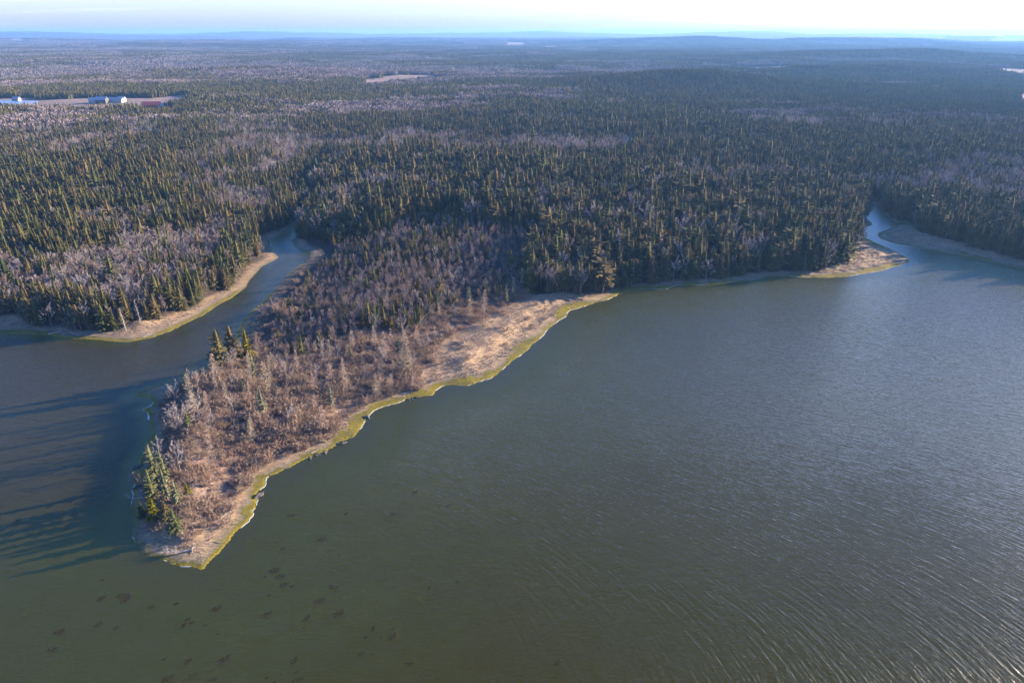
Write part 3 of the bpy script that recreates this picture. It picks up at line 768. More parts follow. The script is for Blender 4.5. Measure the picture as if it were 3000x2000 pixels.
R_NEAR = 950.0
x, y = scatter(3.05, 100, R_NEAR, 50)
d = shore_dist(x, y)
keep = d > 1.2
x, y, d = x[keep], y[keep], d[keep]
z = height(x, y, d); boost = np.where(rs.rand(len(x)) < .05, rs.uniform(1.1, 1.28, len(x)), rs.uniform(.75, 1.05, len(x)))
open_ = np.zeros(x.shape, bool)
for poly in MARSH + [STRIP_A, STRIP_C]: open_ |= inside(poly, x, y)
pen = inside(PEN, x, y); p2 = inside(P2, x, y) & pen; p3 = inside(P3, x, y) & pen & ~p2; p1 = pen & ~p2 & ~p3
u = rs.rand(len(x)); u2 = rs.rand(len(x))
patch = fbm(x / 38., y / 38., 101, 4); broad = fbm(x / 170., y / 170., 111, 3); fine = fbm(x / 13., y / 13., 121, 3)
kind = np.full(len(x), '', dtype=object); hgt = np.zeros(len(x))
def mix_field(x, y):
    r = np.hypot(x, y)
    f = .55 * fbm(x / 38., y / 38., 101, 4) + .45 * fbm(x / 170., y / 170., 111, 3) + .015 + .085 * smooth(-100, 300, x)
    far = .35 * fbm(x / 90., y / 90., 201, 3) + .65 * fbm(x / 420., y / 420., 211, 4) + .0 + .09 * smooth(-300, 900, x)
    t = smooth(900, 1500, r)
    far = far + .16 * np.exp(-((x - 340) / 230) ** 2 - ((y - 1470) / 120) ** 2)
    return f * (1 - t) + (.5 + (far - .5) * 1.35) * t
# the conifer stand on the point
m = p1 & ~open_ & (d > np.where((x < -60) & (y < 385), 12, np.where(x < -100, 1.5, 5))) & (u < .60)
dec = patch > .63
kind[m] = np.where(u2[m] < np.where(dec[m], .45, .06), 'bare', 'spruce')
hgt[m] = 8.5 + 5.0 * broad[m] + 5.5 * rs.rand(m.sum()) ** 1.5
# the birch and spruce mix behind the brush
m = p2 & ~open_ & (d > np.where((x < -60) & (y > 228), 15, 4)) & (u < .78)
con = np.clip((patch - .46) * 5, .10, .62)
kind[m] = np.where(u2[m] < con[m], 'spruce', np.where(u2[m] < .93, 'sapling', 'bare'))
hgt[m] = np.where(kind[m] == 'spruce', 5 + 4 * broad[m] + 2.5 * rs.rand(m.sum()) ** 2, 5.8 + 2.8 * rs.rand(m.sum()))
# larches and bare trees over the brush near the tip
m = p3 & ~open_ & (d > 5) & (u < (.06 + .16 * (fine > .50)) * (.15 + .85 * smooth(148, 185, y))) & (np.hypot(x + 90, y - 140) > 22)
kind[m] = np.where(u2[m] < .62, 'larch', np.where(u2[m] < .90, 'bare', 'lichen'))
hgt[m] = 6.5 + 5 * rs.rand(m.sum())
# mainland
main = ~pen & ~open_ & (d > np.where(y > 400, 1.5, 6))
left = x < 0
con = smooth(.40, .60, mix_field(x, y) - .14 * np.exp(-((x + 150) ** 2 + (y - 330) ** 2) / 110. ** 2))
edge = d < 22
con = np.where(edge, np.maximum(con, .78), np.clip(con, .12, .92))
m = main & (u < .80)
kind[m] = np.where(u2[m] < con[m], 'spruce', np.where(u2[m] < con[m] + (1 - con[m]) * np.where(fine[m] > .5, .75, .3), 'bare', 'sapling'))
hgt[m] = np.where(kind[m] == 'spruce', 7 + 5 * broad[m] + 5 * rs.rand(m.sum()) ** 1.7, 8.5 + 2.5 * rs.rand(m.sum()))
hgt[m] += np.where(left[m], 0, 2.5)
hgt = hgt * np.where(d < 22, np.minimum(boost, 1.0), boost)
hgt = hgt * np.where((p1 | p2) & (x < -50) & (y > 225) & (y < 385), np.clip(d / 45., .55, 1), 1)
ok = kind != ''
x, y, z, d, kind, hgt, p1, p2, p3, left = [q[ok] for q in (x, y, z, d, kind, hgt, p1, p2, p3, left)]

# which of them stand in the photograph
def in_view(x, y, z):
    P = R(24.32); Z = z + 5 - CAM_Z
    dep = y * math.cos(P) - Z * math.sin(P); up = y * math.sin(P) + Z * math.cos(P)
    return (np.abs(x / dep) < .755) & (np.abs(up / dep) < .5)
vis = in_view(x, y, z)
dist = np.sqrt(x * x + y * y + CAM_Z ** 2)
single = np.zeros(len(x), bool)
LAB = {}
def lab(kind, p1, p2, p3, left):
    if p3: w = 'p3'
    elif p2: w = 'p2'
    elif p1: w = 'p1'
    else: w = 'a' if left else 'c'
    return {
     ('spruce', 'p1'): ('tall dark spruce in the dense conifer stand on the point', 'spruces of the conifer stand'),
     ('spruce', 'p2'): ('slender dark spruce among mauve birches on the wooded point', 'spruces among the birches'),
     ('spruce', 'a'): ('olive green spruce in the mixed woods across the creek', 'spruces across the creek'),
     ('spruce', 'c'): ('shaded spruce in the woods beyond the narrow far inlet', 'spruces beyond the inlet'),
     ('bare', 'p1'): ('pale leafless tree standing out among dark conifers on the point', 'leafless trees in the conifer stand'),
     ('bare', 'p2'): ('broad grey leafless tree rising among the mauve birches', 'leafless trees among the birches'),
     ('bare', 'p3'): ('grey leafless tree standing in the brown brush of the point', 'leafless trees in the brush'),
     ('bare', 'a'): ('pale grey leafless tree in the mixed woods across the creek', 'leafless trees across the creek'),
     ('bare', 'c'): ('leafless tree in the shaded woods beyond the narrow inlet', 'leafless trees beyond the inlet'),
     ('sapling', 'p2'): ('thin mauve leafless birch in the dense birch growth on the point', 'birches of the point'),
     ('sapling', 'a'): ('thin leafless birch in the mixed woods across the creek', 'birches across the creek'),
     ('sapling', 'c'): ('thin leafless birch in the woods beyond the narrow inlet', 'birches beyond the inlet'),
     ('larch', 'p3'): ('tan leafless larch with short side branches over the brush', 'larches in the brush'),
     ('lichen', 'p3'): ('thin lichen grey spruce standing among tan larches', 'lichened spruces in the brush'),
    }[(kind, w)]
e_marsh = edge_dist(MARSH[0], x, y); e_brush = edge_dist(P3, x, y); e_strip = edge_dist(STRIP_A, x, y); e_east = edge_dist(MARSH[3], x, y)
def where(q):
    if p3[q]:
        if e_marsh[q] < 14: return ', beside the pale marsh'
        if d[q] < 11 and x[q] > -84: return ', close to the weedy bay shore'
        if d[q] < 13: return ', near the shaded west bank'
        return ', well inside the thicket'
    if p2[q]:
        if e_marsh[q] < 16: return ', beside the marsh edge'
        if d[q] < 15: return ', along the creek bank'
        if e_brush[q] < 9: return ', bordering the open brush'
        return ', deep in the stand'
    if p1[q]:
        if e_east[q] < 14: return ', by the far sandy spit'
        if d[q] < 17: return ', fronting the water'
        return ', back from the water'
    if left[q]:
        if e_strip[q] < 8: return ', fronting the grassy shore strip'
        return ', back from the shore'
    return ', at the shaded shore' if d[q] < 25 else ', back from the shore'
for k in ('spruce', 'bare', 'sapling', 'larch', 'lichen'):
    c = np.where((kind == k) & vis)[0]
    c = c[np.argsort(dist[c])][:290]
    single[c] = True
    for q in c:
        lb, gr = lab(k, p1[q], p2[q], p3[q], left[q]); w_ = where(q); lb += w_; gr += w_
        plant(k, int(rs.randint(9)), x[q], y[q], z[q] - .1, hgt[q], rs.uniform(0, 6.28), lb, gr, rs.uniform(.85, 1.2) * (1.25 if p1[q] and k == 'spruce' else 1))

def tree_stuff(name, sel, label, cat):
    ks = sorted(set(kind[sel])); meshes = []; base = {}; cnt = {}
    for k in ks:
        base[k] = len(meshes); cnt[k] = len(KIND[k])
        for q, (a, b, c) in enumerate(KIND[k]):
            if (k, q) not in protos: protos[(k, q)] = join_mesh('%s_%d' % (k, q), a, b)
            meshes.append(protos[(k, q)])
    ii = np.where(sel)[0]
    idx = np.array([base[kind[i]] + rs.randint(cnt[kind[i]]) for i in ii])
    ref = np.array([13. if kind[i] in ('spruce', 'lichen', 'cedar') else 11. for i in ii])
    s = hgt[ii] / ref; wd = s * rs.uniform(.82, 1.22, len(ii)) * np.where(p1[ii] & con_[ii], 1.25, 1.0)
    instancer(name, meshes, np.stack([x[ii], y[ii], z[ii] - .1], 1), idx, np.stack([wd, wd, s], 1),
              np.stack([rs.uniform(-.03, .03, len(ii)), rs.uniform(-.03, .03, len(ii)), rs.uniform(0, 6.28, len(ii))], 1), label, cat)
rest = ~single
con_ = np.isin(kind, ['spruce', 'lichen'])
tree_stuff('conifer_forest', rest & con_, 'dark green mass of spruces covering the point and mainland', 'forest')
tree_stuff('bare_forest', rest & ~con_, 'greyish mauve mass of leafless trees mixed through the woods', 'forest')
print('near trees', len(x), 'single', single.sum())

# ---------------------------------------------------------------- far woods: stands of small trees
def stand(seed, size, n, con, low=False):
    rnd = np.random.RandomState(seed)
    V, F, T = [], [], []
    for i in range(n):
        cx, cy = rnd.uniform(-.52, .52, 2) * size
        isc = rnd.rand() < con
        h = rnd.uniform(8, 13.5); r = rnd.uniform(1.5, 2.4) if isc else rnd.uniform(1.7, 3.1)
        if not isc: h *= .92
        if low: r *= 1.5
        if isc: col = np.array([.060, .060, .018]) * rnd.uniform(.65, 1.35) + np.array([.03, .012, .006]) * rnd.rand()
        else: col = np.array([.225, .18, .165] if not low else [.125, .105, .09]) * rnd.uniform(.7, 1.2)
        if not isc and not low:
            n0 = len(V)
            for j in range(22):
                a = rnd.uniform(0, 6.283); o = np.array([math.cos(a), math.sin(a)])
                b0 = h * rnd.uniform(.25, .75); ln = rnd.uniform(.6, 1.1)
                p = np.array([cx, cy, b0]) + np.array([*(o * r * .25), 0])
                e = np.array([cx, cy, min(h, b0 + h * .38 * ln)]) + np.array([*(o * r * ln), 0])
                sd = np.array([-o[1], o[0], rnd.uniform(-.3, .3)]) * rnd.uniform(.25, .5)
                V += [tuple(p), tuple(e - sd), tuple(e + sd)]; F.append((len(V) - 3, len(V) - 2, len(V) - 1))
            T += [(*col, 1)] * (len(V) - n0)
            continue
        prof = [(.0, .35), (.22, 1.), (.5, .68), (.75, .36), (1., 0)] if isc else [(.0, .1), (.35, .75), (.62, 1.), (.85, .7), (1., .0)]
        if low: prof = [prof[0], prof[1], prof[3], prof[4]] if isc else [prof[0], prof[2], prof[4]]
        k = 5; n0 = len(V); ph = rnd.uniform(0, 6)
        for (t, q) in prof[:-1]:
            for j in range(k):
                a = ph + 6.283 * j / k + t * 2.0
                rr = r * q * rnd.uniform(.55, 1.35)
                V.append((cx + rr * math.cos(a), cy + rr * math.sin(a), h * t + rnd.uniform(-.5, .5)))
        V.append((cx, cy, h)); top = len(V) - 1
        for a in range(len(prof) - 2):
            for j in range(k):
                p, q = n0 + a * k + j, n0 + a * k + (j + 1) % k
                F += [(p, q, q + k), (p, q + k, p + k)]
        m0 = n0 + (len(prof) - 2) * k
        for j in range(k): F.append((m0 + j, m0 + (j + 1) % k, top))
        T += [(*col, 1)] * (len(V) - n0)
    me = new_mesh('stand', V, F, [M_TILE])
    a = me.attributes.new('tint', 'FLOAT_COLOR', 'POINT'); a.data.foreach_set('color', np.array(T, np.float32).ravel())
    return me

def far_stuff(name, size, r0, r1, ntree, low, label, azmax=46):
    cons = [.05, .3, .6, .85, 1.0]
    meshes = [stand(1000 + 10 * i + v, size, ntree, c, low) for i, c in enumerate(cons) for v in range(3)]
    gx, gy = np.meshgrid(np.arange(-r1, r1, size), np.arange(100, r1, size))
    X = gx.ravel() + rs.uniform(-.15, .15, gx.size) * size; Y = gy.ravel() + rs.uniform(-.15, .15, gx.size) * size
    r = np.hypot(X, Y); az = np.degrees(np.arctan2(X, Y))
    m = (r >= r0) & (r < r1) & (np.abs(az) < azmax)
    X, Y, r = X[m], Y[m], r[m]
    bad = np.zeros(X.shape, bool)
    for poly in FIELDS + [LAKE, POND]:
        ctr = np.mean(np.array(poly), 0)
        bad |= inside(poly, X, Y)
    X, Y, r = X[~bad], Y[~bad], r[~bad]
    d = shore_dist(X, Y); Z = height(X, Y, d)
    c = smooth(.40, .60, mix_field(X, Y))
    idx = np.clip((c * 4.99 + rs.uniform(-.5, .5, len(X))), 0, 4).astype(int) * 3 + rs.randint(0, 3, len(X))
    s = rs.uniform(.85, 1.1, len(X))
    instancer(name, meshes, np.stack([X, Y, Z - .6], 1), idx, np.stack([s * 0 + 1.02, s * 0 + 1.02, s], 1),
              np.stack([s * 0, s * 0, rs.randint(0, 4, len(X)) * math.pi / 2 + rs.uniform(-.2, .2, len(X))], 1), label, 'forest')
    print(name, len(X))
far_stuff('distant_forest', 26., R_NEAR - 10, 2000, 62, False, 'hazy patchwork of dark conifers and grey leafless woods inland')
far_stuff('remote_forest', 60., 1990, 9500, 210, True, 'blue hazy woods stretching towards the horizon hills')

# ---------------------------------------------------------------- trees and shrubs placed one by one at the tip
def gz(a, b): return float(ground_z(a, b)[0])
ONE = [
 ('lichen', 0, -92.3, 147.0, 13.5, 1.0, 'tallest grey green lichened spruce at the tip of the point'),
 ('lichen', 1, -88.6, 144.7, 12.0, 1.0, 'grey green lichened spruce beside the tallest one at the tip'),
 ('lichen', 1, -86.2, 139.4, 10.5, .9, 'thin half dead spruce with a bare pale trunk at the tip'),
 ('lichen', 0, -83.0, 138.2, 8.0, 1.1, 'short lichened spruce beside the half dead one at the tip'),
 ('cedar', 0, -87.4, 134.8, 7.0, 1.0, 'bushy yellow green cedar above the shaded tip beach'),
 ('lichen', 0, -79.8, 129.6, 7.2, 1.6, 'low spreading yellowish spruce on the bank above the driftwood'),
 ('spruce', 3, -83.6, 133.2, 5.5, 1.2, 'small dark spruce tucked between cedar and low spreading spruce'),
 ('cedar', 0, -82.0, 141.6, 4.0, 1.0, 'small bright green cedar in the brush behind the lichened spruces'),
 ('bare', 1, -87.0, 149.2, 10.5, .9, 'fan shaped leafless tree just behind the lichened spruces'),
 ('bare', 3, -95.4, 170.5, 11.0, 1.0, 'broad grey fan of a leafless tree on the west bank'),
 ('bare', 1, -99.4, 172.8, 10.5, 1.0, 'grey leafless tree overhanging the west bank waterline'),
 ('bare', 0, -87.6, 170.9, 6.5, 1.0, 'small leafless tree beside the broad grey fan tree'),
 ('bare', 2, -98.2, 160.5, 8.5, .9, 'leafless tree with pale limbs just north of the lichened spruces'),
 ('larch', 1, -97.0, 199.8, 10.5, 1.0, 'tan larch in front of the three dark spruces'),
 ('larch', 1, -79.2, 196.1, 11.0, 1.15, 'widest tan larch with level branches in the brush'),
 ('larch', 2, -85.7, 198.5, 12.0, .7, 'narrow rusty larch with a bare upper stem'),
 ('larch', 3, -82.2, 157.6, 9.5, .8, 'straw coloured larch standing alone in low rusty brush'),
 ('spruce', 1, -100.6, 211.8, 15.5, 1.0, 'tallest of three dark spruces on the creek side bank'),
 ('spruce', 3, -98.5, 218.0, 14.5, .95, 'middle one of three dark spruces on the creek side bank'),
 ('cedar', 0, -93.9, 219.0, 12.0, .85, 'yellow green tree closing the group of dark creek side spruces'),
 ('lichen', 1, -95.6, 152.0, 11.0, 1.0, 'lichened spruce at the water side of the fan shaped tree'),
 ('lichen', 0, -90.6, 140.6, 11.5, 1.05, 'lichened spruce between the leaning birch and the cedar'),
 ('spruce', 4, -91.0, 135.6, 6.5, .9, 'small dark spruce in shade on the bluff edge behind the cedar'),
 ('snag', 0, -155.2, 252.0, 10.0, 1.15, 'silvery dead larch on the grass strip across the creek'),
 ('snag', 0, -151.5, 257.0, 10.5, .85, 'narrower silvery dead larch behind the first across the creek'),
 ('snag', 1, -181.0, 256.5, 11.0, 1.1, 'large white dead tree with forked limbs on the shaded shore'),
 ('snag', 0, -115.5, 207.0, 3.4, .8, 'small dead snag at the water on the spit'),
]
for k, v, a, b, h, wd, lb in ONE:
    plant(k, v, a, b, gz(a, b) - .1, h, rs.uniform(0, 6.28), lb, None, wd)
plant('sapling', 1, -93.5, 146.8, gz(-93.5, 146.8), 8.5, .4, 'pinkish birch with pale trunk leaning out over the water', None, 1.6, (0, -.62))

# brush: a thicket plus the shrubs that stand clear of it
gx, gy = np.meshgrid(np.arange(-130, 60, 1.25), np.arange(112, 320, 1.25))
bx = gx.ravel() + rs.uniform(-.6, .6, gx.size); by = gy.ravel() + rs.uniform(-.6, .6, gx.size)
bd = shore_dist(bx, by)
mm = inside(PEN, bx, by) & (inside(P3, bx, by) | (inside(P2, bx, by) & (rs.rand(len(bx)) < .12)))
ms = np.zeros(bx.shape, bool)
for poly in MARSH: ms |= inside(poly, bx, by)
dens = .30 + .70 * smooth(.38, .55, fbm(bx / 6., by / 6., 301, 3))
mm &= (bd > 3.6) & (~ms | (rs.rand(len(bx)) < .03)) & (rs.rand(len(bx)) < dens)
bx, by = bx[mm], by[mm]; bz = height(bx, by, bd[mm])
bh = (1.0 + 1.7 * fbm(bx / 11., by / 11., 311, 3)) * rs.uniform(.7, 1.25, len(bx))
bi = rs.randint(0, 4, len(bx))
lone = np.zeros(len(bx), bool); bm = edge_dist(MARSH[0], bx, by); bs = shore_dist(bx, by)
order = np.argsort(-bh + .004 * np.hypot(bx, by))
lone[order[:220]] = True
for q in np.where(lone)[0]:
    w_ = ('beside the pale marsh' if bm[q] < 12 else 'near the weedy bay shore' if bs[q] < 11 and bx[q] > -84 else 'on the west bank' if bs[q] < 13 else 'near the birches' if by[q] > 215 else 'in the middle of the point')
    plant('shrub', int(bi[q]), bx[q], by[q], bz[q] - .05, bh[q] * 1.25, rs.uniform(0, 6.28), 'tall rusty brown leafless shrub rising out of the thicket ' + w_, 'tall thicket shrubs ' + w_, rs.uniform(.9, 1.3))
ii = np.where(~lone)[0]
for q in range(4): protos[('shrub', q)] = join_mesh('shrub_%d' % q, KIND['shrub'][q][0], KIND['shrub'][q][1])
s = bh[ii] / 2.2; wd = s * rs.uniform(.9, 1.5, len(ii))
instancer('shrub_thicket', [protos[('shrub', q)] for q in range(4)], np.stack([bx[ii], by[ii], bz[ii] - .05], 1), bi[ii], np.stack([wd, wd, s], 1),
          np.stack([ii * 0, ii * 0, rs.uniform(0, 6.28, len(ii))], 1), 'rusty brown leafless thicket covering the low point', 'thicket')
print('shrubs', len(ii))

# dead grass on the marsh and strips, weed at the water's edge
gx, gy = np.meshgrid(np.arange(-220, 300, 1.0), np.arange(112, 420, 1.0))
ax_ = gx.ravel() + rs.uniform(-.5, .5, gx.size); ay_ = gy.ravel() + rs.uniform(-.5, .5, gx.size)
q = edge_dist(WATER, ax_, ay_) < 45
ax_, ay_ = ax_[q], ay_[q]
ad = shore_dist(ax_, ay_)
ms = np.zeros(ax_.shape, bool)
for poly in MARSH + [STRIP_A, STRIP_C]: ms |= inside(poly, ax_, ay_)
p3_ = inside(P3, ax_, ay_) & inside(PEN, ax_, ay_)
thick = smooth(.35, .6, fbm(ax_ / 3.5, ay_ / 3.5, 401, 3))
mm = (ad > 4.5) & ((ms & (rs.rand(len(ax_)) < .15 + .85 * thick)) | (p3_ & (rs.rand(len(ax_)) < .25)))
gm = [tuft(801).mesh('tuft', M_STRAW), tuft(802, 22, .8, .08, 1.6).mesh('tuft', M_STRAW), tuft(803, 12, .5, .12, 2.4).mesh('tuft', M_STRAW)]
k = mm.sum(); s = rs.uniform(.6, 1.5, k)
instancer('marsh_grass', gm, np.stack([ax_[mm], ay_[mm], height(ax_[mm], ay_[mm], ad[mm])], 1), rs.randint(0, 3, k), np.stack([s, s, s * .9], 1),
          np.stack([s * 0, s * 0, rs.uniform(0, 6.28, k)], 1), 'matted pale straw coloured grass along the shores', 'grass')
gx, gy = np.meshgrid(np.arange(-130, 260, .7), np.arange(112, 420, .7))
wx = gx.ravel() + rs.uniform(-.35, .35, gx.size); wy = gy.ravel() + rs.uniform(-.35, .35, gx.size)
q = edge_dist(WATER, wx, wy) < 6
wx, wy = wx[q], wy[q]; wd_ = shore_dist(wx, wy)
mm = (wd_ > .1) & (wd_ < 4.5) & (rs.rand(len(wx)) < .55 * smooth(4.5, .5, wd_) * smooth(.35, .6, fbm(wx / 5., wy / 5., 411, 3)))
k = mm.sum(); s = rs.uniform(.10, .30, k)
instancer('rockweed', [lump(811, 1, .8, .28).mesh('weed', M_WEED), lump(812, 1.2, .6, .22, 8, 3, .4).mesh('weed', M_WEED)],
          np.stack([wx[mm], wy[mm], height(wx[mm], wy[mm], wd_[mm]) - .02], 1), rs.randint(0, 2, k), np.stack([s, s, s], 1),
          np.stack([s * 0, s * 0, rs.uniform(0, 6.28, k)], 1), 'yellow green rockweed belt along the waterline of the point', 'seaweed')

# sticks and wrack thrown up along the shores
gx, gy = np.meshgrid(np.arange(-215, 260, .9), np.arange(112, 420, .9))
sx_ = gx.ravel() + rs.uniform(-.45, .45, gx.size); sy_ = gy.ravel() + rs.uniform(-.45, .45, gx.size)
q = edge_dist(WATER, sx_, sy_) < 14
sx_, sy_ = sx_[q], sy_[q]; sd_ = shore_dist(sx_, sy_)
line = np.exp(-((sd_ - 5.5 - 3 * (fbm(sx_ / 9., sy_ / 9., 431, 2) - .5)) / 1.3) ** 2)
mm = (sd_ > 1.5) & (rs.rand(len(sx_)) < .30 * line * smooth(.40, .62, fbm(sx_ / 6., sy_ / 6., 433, 3)) + .006)
k = mm.sum(); s = rs.uniform(.35, 1.1, k)
sg = []
for q, mt_ in enumerate((M_DRIFT, M_BARK, M_BRUSH)):
    g_ = Geo(); rr = np.random.RandomState(860 + q)
    for w_ in range(3):
        p_ = np.array([rr.uniform(-.6, .2), rr.uniform(-.5, .5), .05]); e_ = p_ + unit([1, rr.uniform(-.8, .8), rr.uniform(-.02, .15)]) * rr.uniform(.8, 2.)
        g_.tube([p_, (p_ + e_) / 2 + rr.normal(size=3) * .08, e_], [.07, .06, .02], 4)
    sg.append(g_.mesh('sticks', mt_))
instancer('wrack', sg, np.stack([sx_[mm], sy_[mm], height(sx_[mm], sy_[mm], sd_[mm])], 1), rs.randint(0, 3, k), np.stack([s, s, s], 1),
          np.stack([s * 0, s * 0, rs.uniform(0, 6.28, k)], 1), 'scattered sticks and wrack along the tide lines', 'driftwood')

# eelgrass clumps in the shallows off the tip
em = [tuft(821, 110, .5, .26, 3.).mesh('eelgrass_blades', M_SEA), tuft(822, 130, .65, .24, 3.4).mesh('eelgrass_blades', M_SEA), tuft(823, 90, .45, .3, 2.8).mesh('eelgrass_blades', M_SEA)]
for q in range(150):
    if q < 120:
        a, b = rs.uniform(-92, -14), 86 + 34 * rs.rand() ** 1.5
        if fbm(np.array([a / 7.]), np.array([b / 7.]), 450, 3)[0] < .47: continue
        if a > -40 and b > 100 and rs.rand() < .6: continue
    else:
        a, b = rs.uniform(-70, 10), rs.uniform(90, 150)
    dz = float(shore_dist(np.array([a]), np.array([b]))[0])
    if dz > -3: continue
    o = bpy.data.objects.new('eelgrass_clump', em[q % 3])
    sc = .16 + 1.25 * rs.rand() ** 3
    o.location = (a, b, max(-.45, float(height(np.array([a]), np.array([b]), np.array([dz]))[0]) - .05))
    o.scale = (sc * 1.5, sc * .8, sc * .5); o.rotation_euler = (0, 0, rs.normal(.6, .35))
    link(tag(o, 'dark eelgrass clump on the shallow olive bed off the tip', 'seaweed', 'eelgrass clumps off the tip'))

# foam where small waves break
def foam(name, path, label, w0, seed):
    p = np.array(path, float); V, F = [], []
    seg = np.hypot(*(p[1:] - p[:-1]).T); L = np.concatenate([[0], np.cumsum(seg)])
    t = np.arange(0, L[-1], .35)
    cx, cy = np.interp(t, L, p[:, 0]), np.interp(t, L, p[:, 1])
    for _ in range(4):                      # walk each point onto the real water's edge
        e = .2
        d0 = shore_dist(cx, cy)
        gx = (shore_dist(cx + e, cy) - d0) / e; gy = (shore_dist(cx, cy + e) - d0) / e
        g = np.maximum(np.hypot(gx, gy), .3)
        st = np.clip(-(d0 + .12) / g, -1, 1)
        cx = cx + gx / g * st; cy = cy + gy / g * st
    nx, ny = gx / g, gy / g
    wd = w0 * smooth(.44, .66, fbm(t / 6., t * 0 + seed, seed, 3)) * (.5 + fbm(t / .9, t * 0, seed + 5, 2))
    for i in range(len(t)):
        V += [(cx[i] + nx[i] * .03, cy[i] + ny[i] * .03, .045), (cx[i] - nx[i] * wd[i] * .5, cy[i] - ny[i] * wd[i] * .5, .07), (cx[i] - nx[i] * wd[i], cy[i] - ny[i] * wd[i], .02)]
    for i in range(len(t) - 1):
        if wd[i] < .04 and wd[i + 1] < .04 or math.hypot(cx[i + 1] - cx[i], cy[i + 1] - cy[i]) > 1.5: continue
        a = i * 3
        F += [(a, a + 3, a + 4, a + 1), (a + 1, a + 4, a + 5, a + 2)]
    me = new_mesh(name, V, F, [M_FOAM])
    link(tag(bpy.data.objects.new(name, me), label, 'foam', kind='stuff'))
M_FOAM = plain_mat('foam', (.62, .64, .64), .6, .2, 5)
def between(a, b):
    w = np.array(WATER); i = np.argmin(np.hypot(w[:, 0] - a[0], w[:, 1] - a[1])); j = np.argmin(np.hypot(w[:, 0] - b[0], w[:, 1] - b[1]))
    return WATER[min(i, j):max(i, j) + 1]
foam('foam', between((-69.9, 118.8), (270, 345)), 'thin white foam line along the bay side of the point', .09, 3)
foam('foam', between((-112, 148), (-72, 119)), 'thin white foam line curving round the shaded tip beach', .14, 8)
foam('foam', between((-120, 196), (-110, 172)), 'white foam lapping in the cove beside the spit', .4, 13)

# ---------------------------------------------------------------- driftwood, rocks
def log_geo(seed, L, r, curve=.1, stubs=3, root=False):
    rnd = np.random.RandomState(seed); g, br = Geo(), Geo()
    pts = [np.array([L * t, curve * L * math.sin(t * 3) * .5, r * .8 + .25 * r * math.sin(t * 5)]) for t in (0, .25, .5, .75, 1)]
    g.tube(pts, [r, r * .9, r * .75, r * .55, r * .25], 7)
    g.tube([pts[0] - np.array([.02, 0, 0]), pts[0] + np.array([.02, 0, 0])], [.01, r], 7)
    for i in range(stubs):
        t = rnd.uniform(.3, .98); p = pts[0] + (pts[-1] - pts[0]) * t; p[1] = curve * L * math.sin(t * 3) * .5
        e = p + unit([rnd.uniform(.2, 1), rnd.uniform(-1, 1), rnd.uniform(.1, .9)]) * L * rnd.uniform(.12, .3)
        br.tube([p, (p + e) / 2 + rnd.normal(size=3) * .05 * L, e], [r * .38, r * .25, .015], 4)
    if root:
        for i in range(9):
            a = i * .7; e = pts[0] + np.array([-rnd.uniform(.2, .6), math.cos(a), abs(math.sin(a))]) * L * .16
            br.tube([pts[0], (pts[0] + e) / 2, e], [r * .55, r * .3, .02], 4)
    return g, br
def log(seed, xx, yy, L, r, rot, label, tilt=0.0, stubs=3, root=False, curve=.1, m=None):
    g, br = log_geo(seed, L, r, curve, stubs, root)
    e = bpy.data.objects.new('driftwood_log', None); e.location = (xx, yy, max(gz(xx, yy), 0) - .03); e.rotation_euler = (0, -tilt, rot)
    link(tag(e, label, 'driftwood'))
    link(bpy.data.objects.new('trunk', g.mesh('log_trunk', m or M_DRIFT)), e)
    if br.v: link(bpy.data.objects.new('roots' if root else 'branches', br.mesh('log_branches', m or M_DRIFT)), e)
log(901, -74.4, 124.6, 6.5, .20, R(186), 'uprooted pale driftwood tree with bushy branches on the shaded tip beach', .02, 26, True, .15)
log(902, -80.5, 128.2, 3.6, .12, R(160), 'short pale driftwood stick on the shaded tip beach', 0, 3)
log(903, -91.5, 143.6, 8.0, .16, R(176), 'pale fallen trunk reaching from the west bank into the water', -.12, 12)
log(904, *(-18.3, 232.9), 8.0, .22, R(66), 'long curved white log at the inner edge of the marsh', .18, 3, False, .22, M_BIRCH)
log(905, -185.8, 250.6, 9.0, .20, R(8), 'bleached fallen tree with branches on the shaded far shore', .02, 16)
log(906, -176.5, 250.3, 6.0, .16, R(-25), 'shorter bleached log beside the fallen tree on the shaded shore', .0, 6)
log(907, -146.0, 247.0, 5.0, .14, R(35), 'grey log lying on the sunlit grass strip across the creek', 0, 3)
log(908, *(-36.4, 200.2), 4.5, .14, R(20), 'grey log at the foot of the brush above the weedy cove', 0, 4)
log(909, *(-33.3, 205.5), 4.0, .16, R(150), 'dark weathered log by the little weedy headland', 0, 3)
log(910, *(-72, 136.1), 4.0, .12, R(60), 'pale log along the upper edge of the tip beach', 0, 4)
log(911, *(-82.9, 144.2), 5.0, .12, R(25), 'tangled pale deadfall in the brush near the tip', .1, 10)
log(912, *(-57.5, 165.2), 3.6, .12, R(40), 'pale driftwood at the head of the small mid beach', 0, 5)
log(913, *(-12.2, 232.9), 3.5, .12, R(100), 'short pale log out on the matted marsh grass', 0, 2)
log(914, -108.6, 205.6, 6.0, .14, R(22), 'long grey log lying along the spit', 0, 1)
log(915, -104.0, 209.5, 5.0, .12, R(20), 'grey log near the root of the spit', 0, 2)

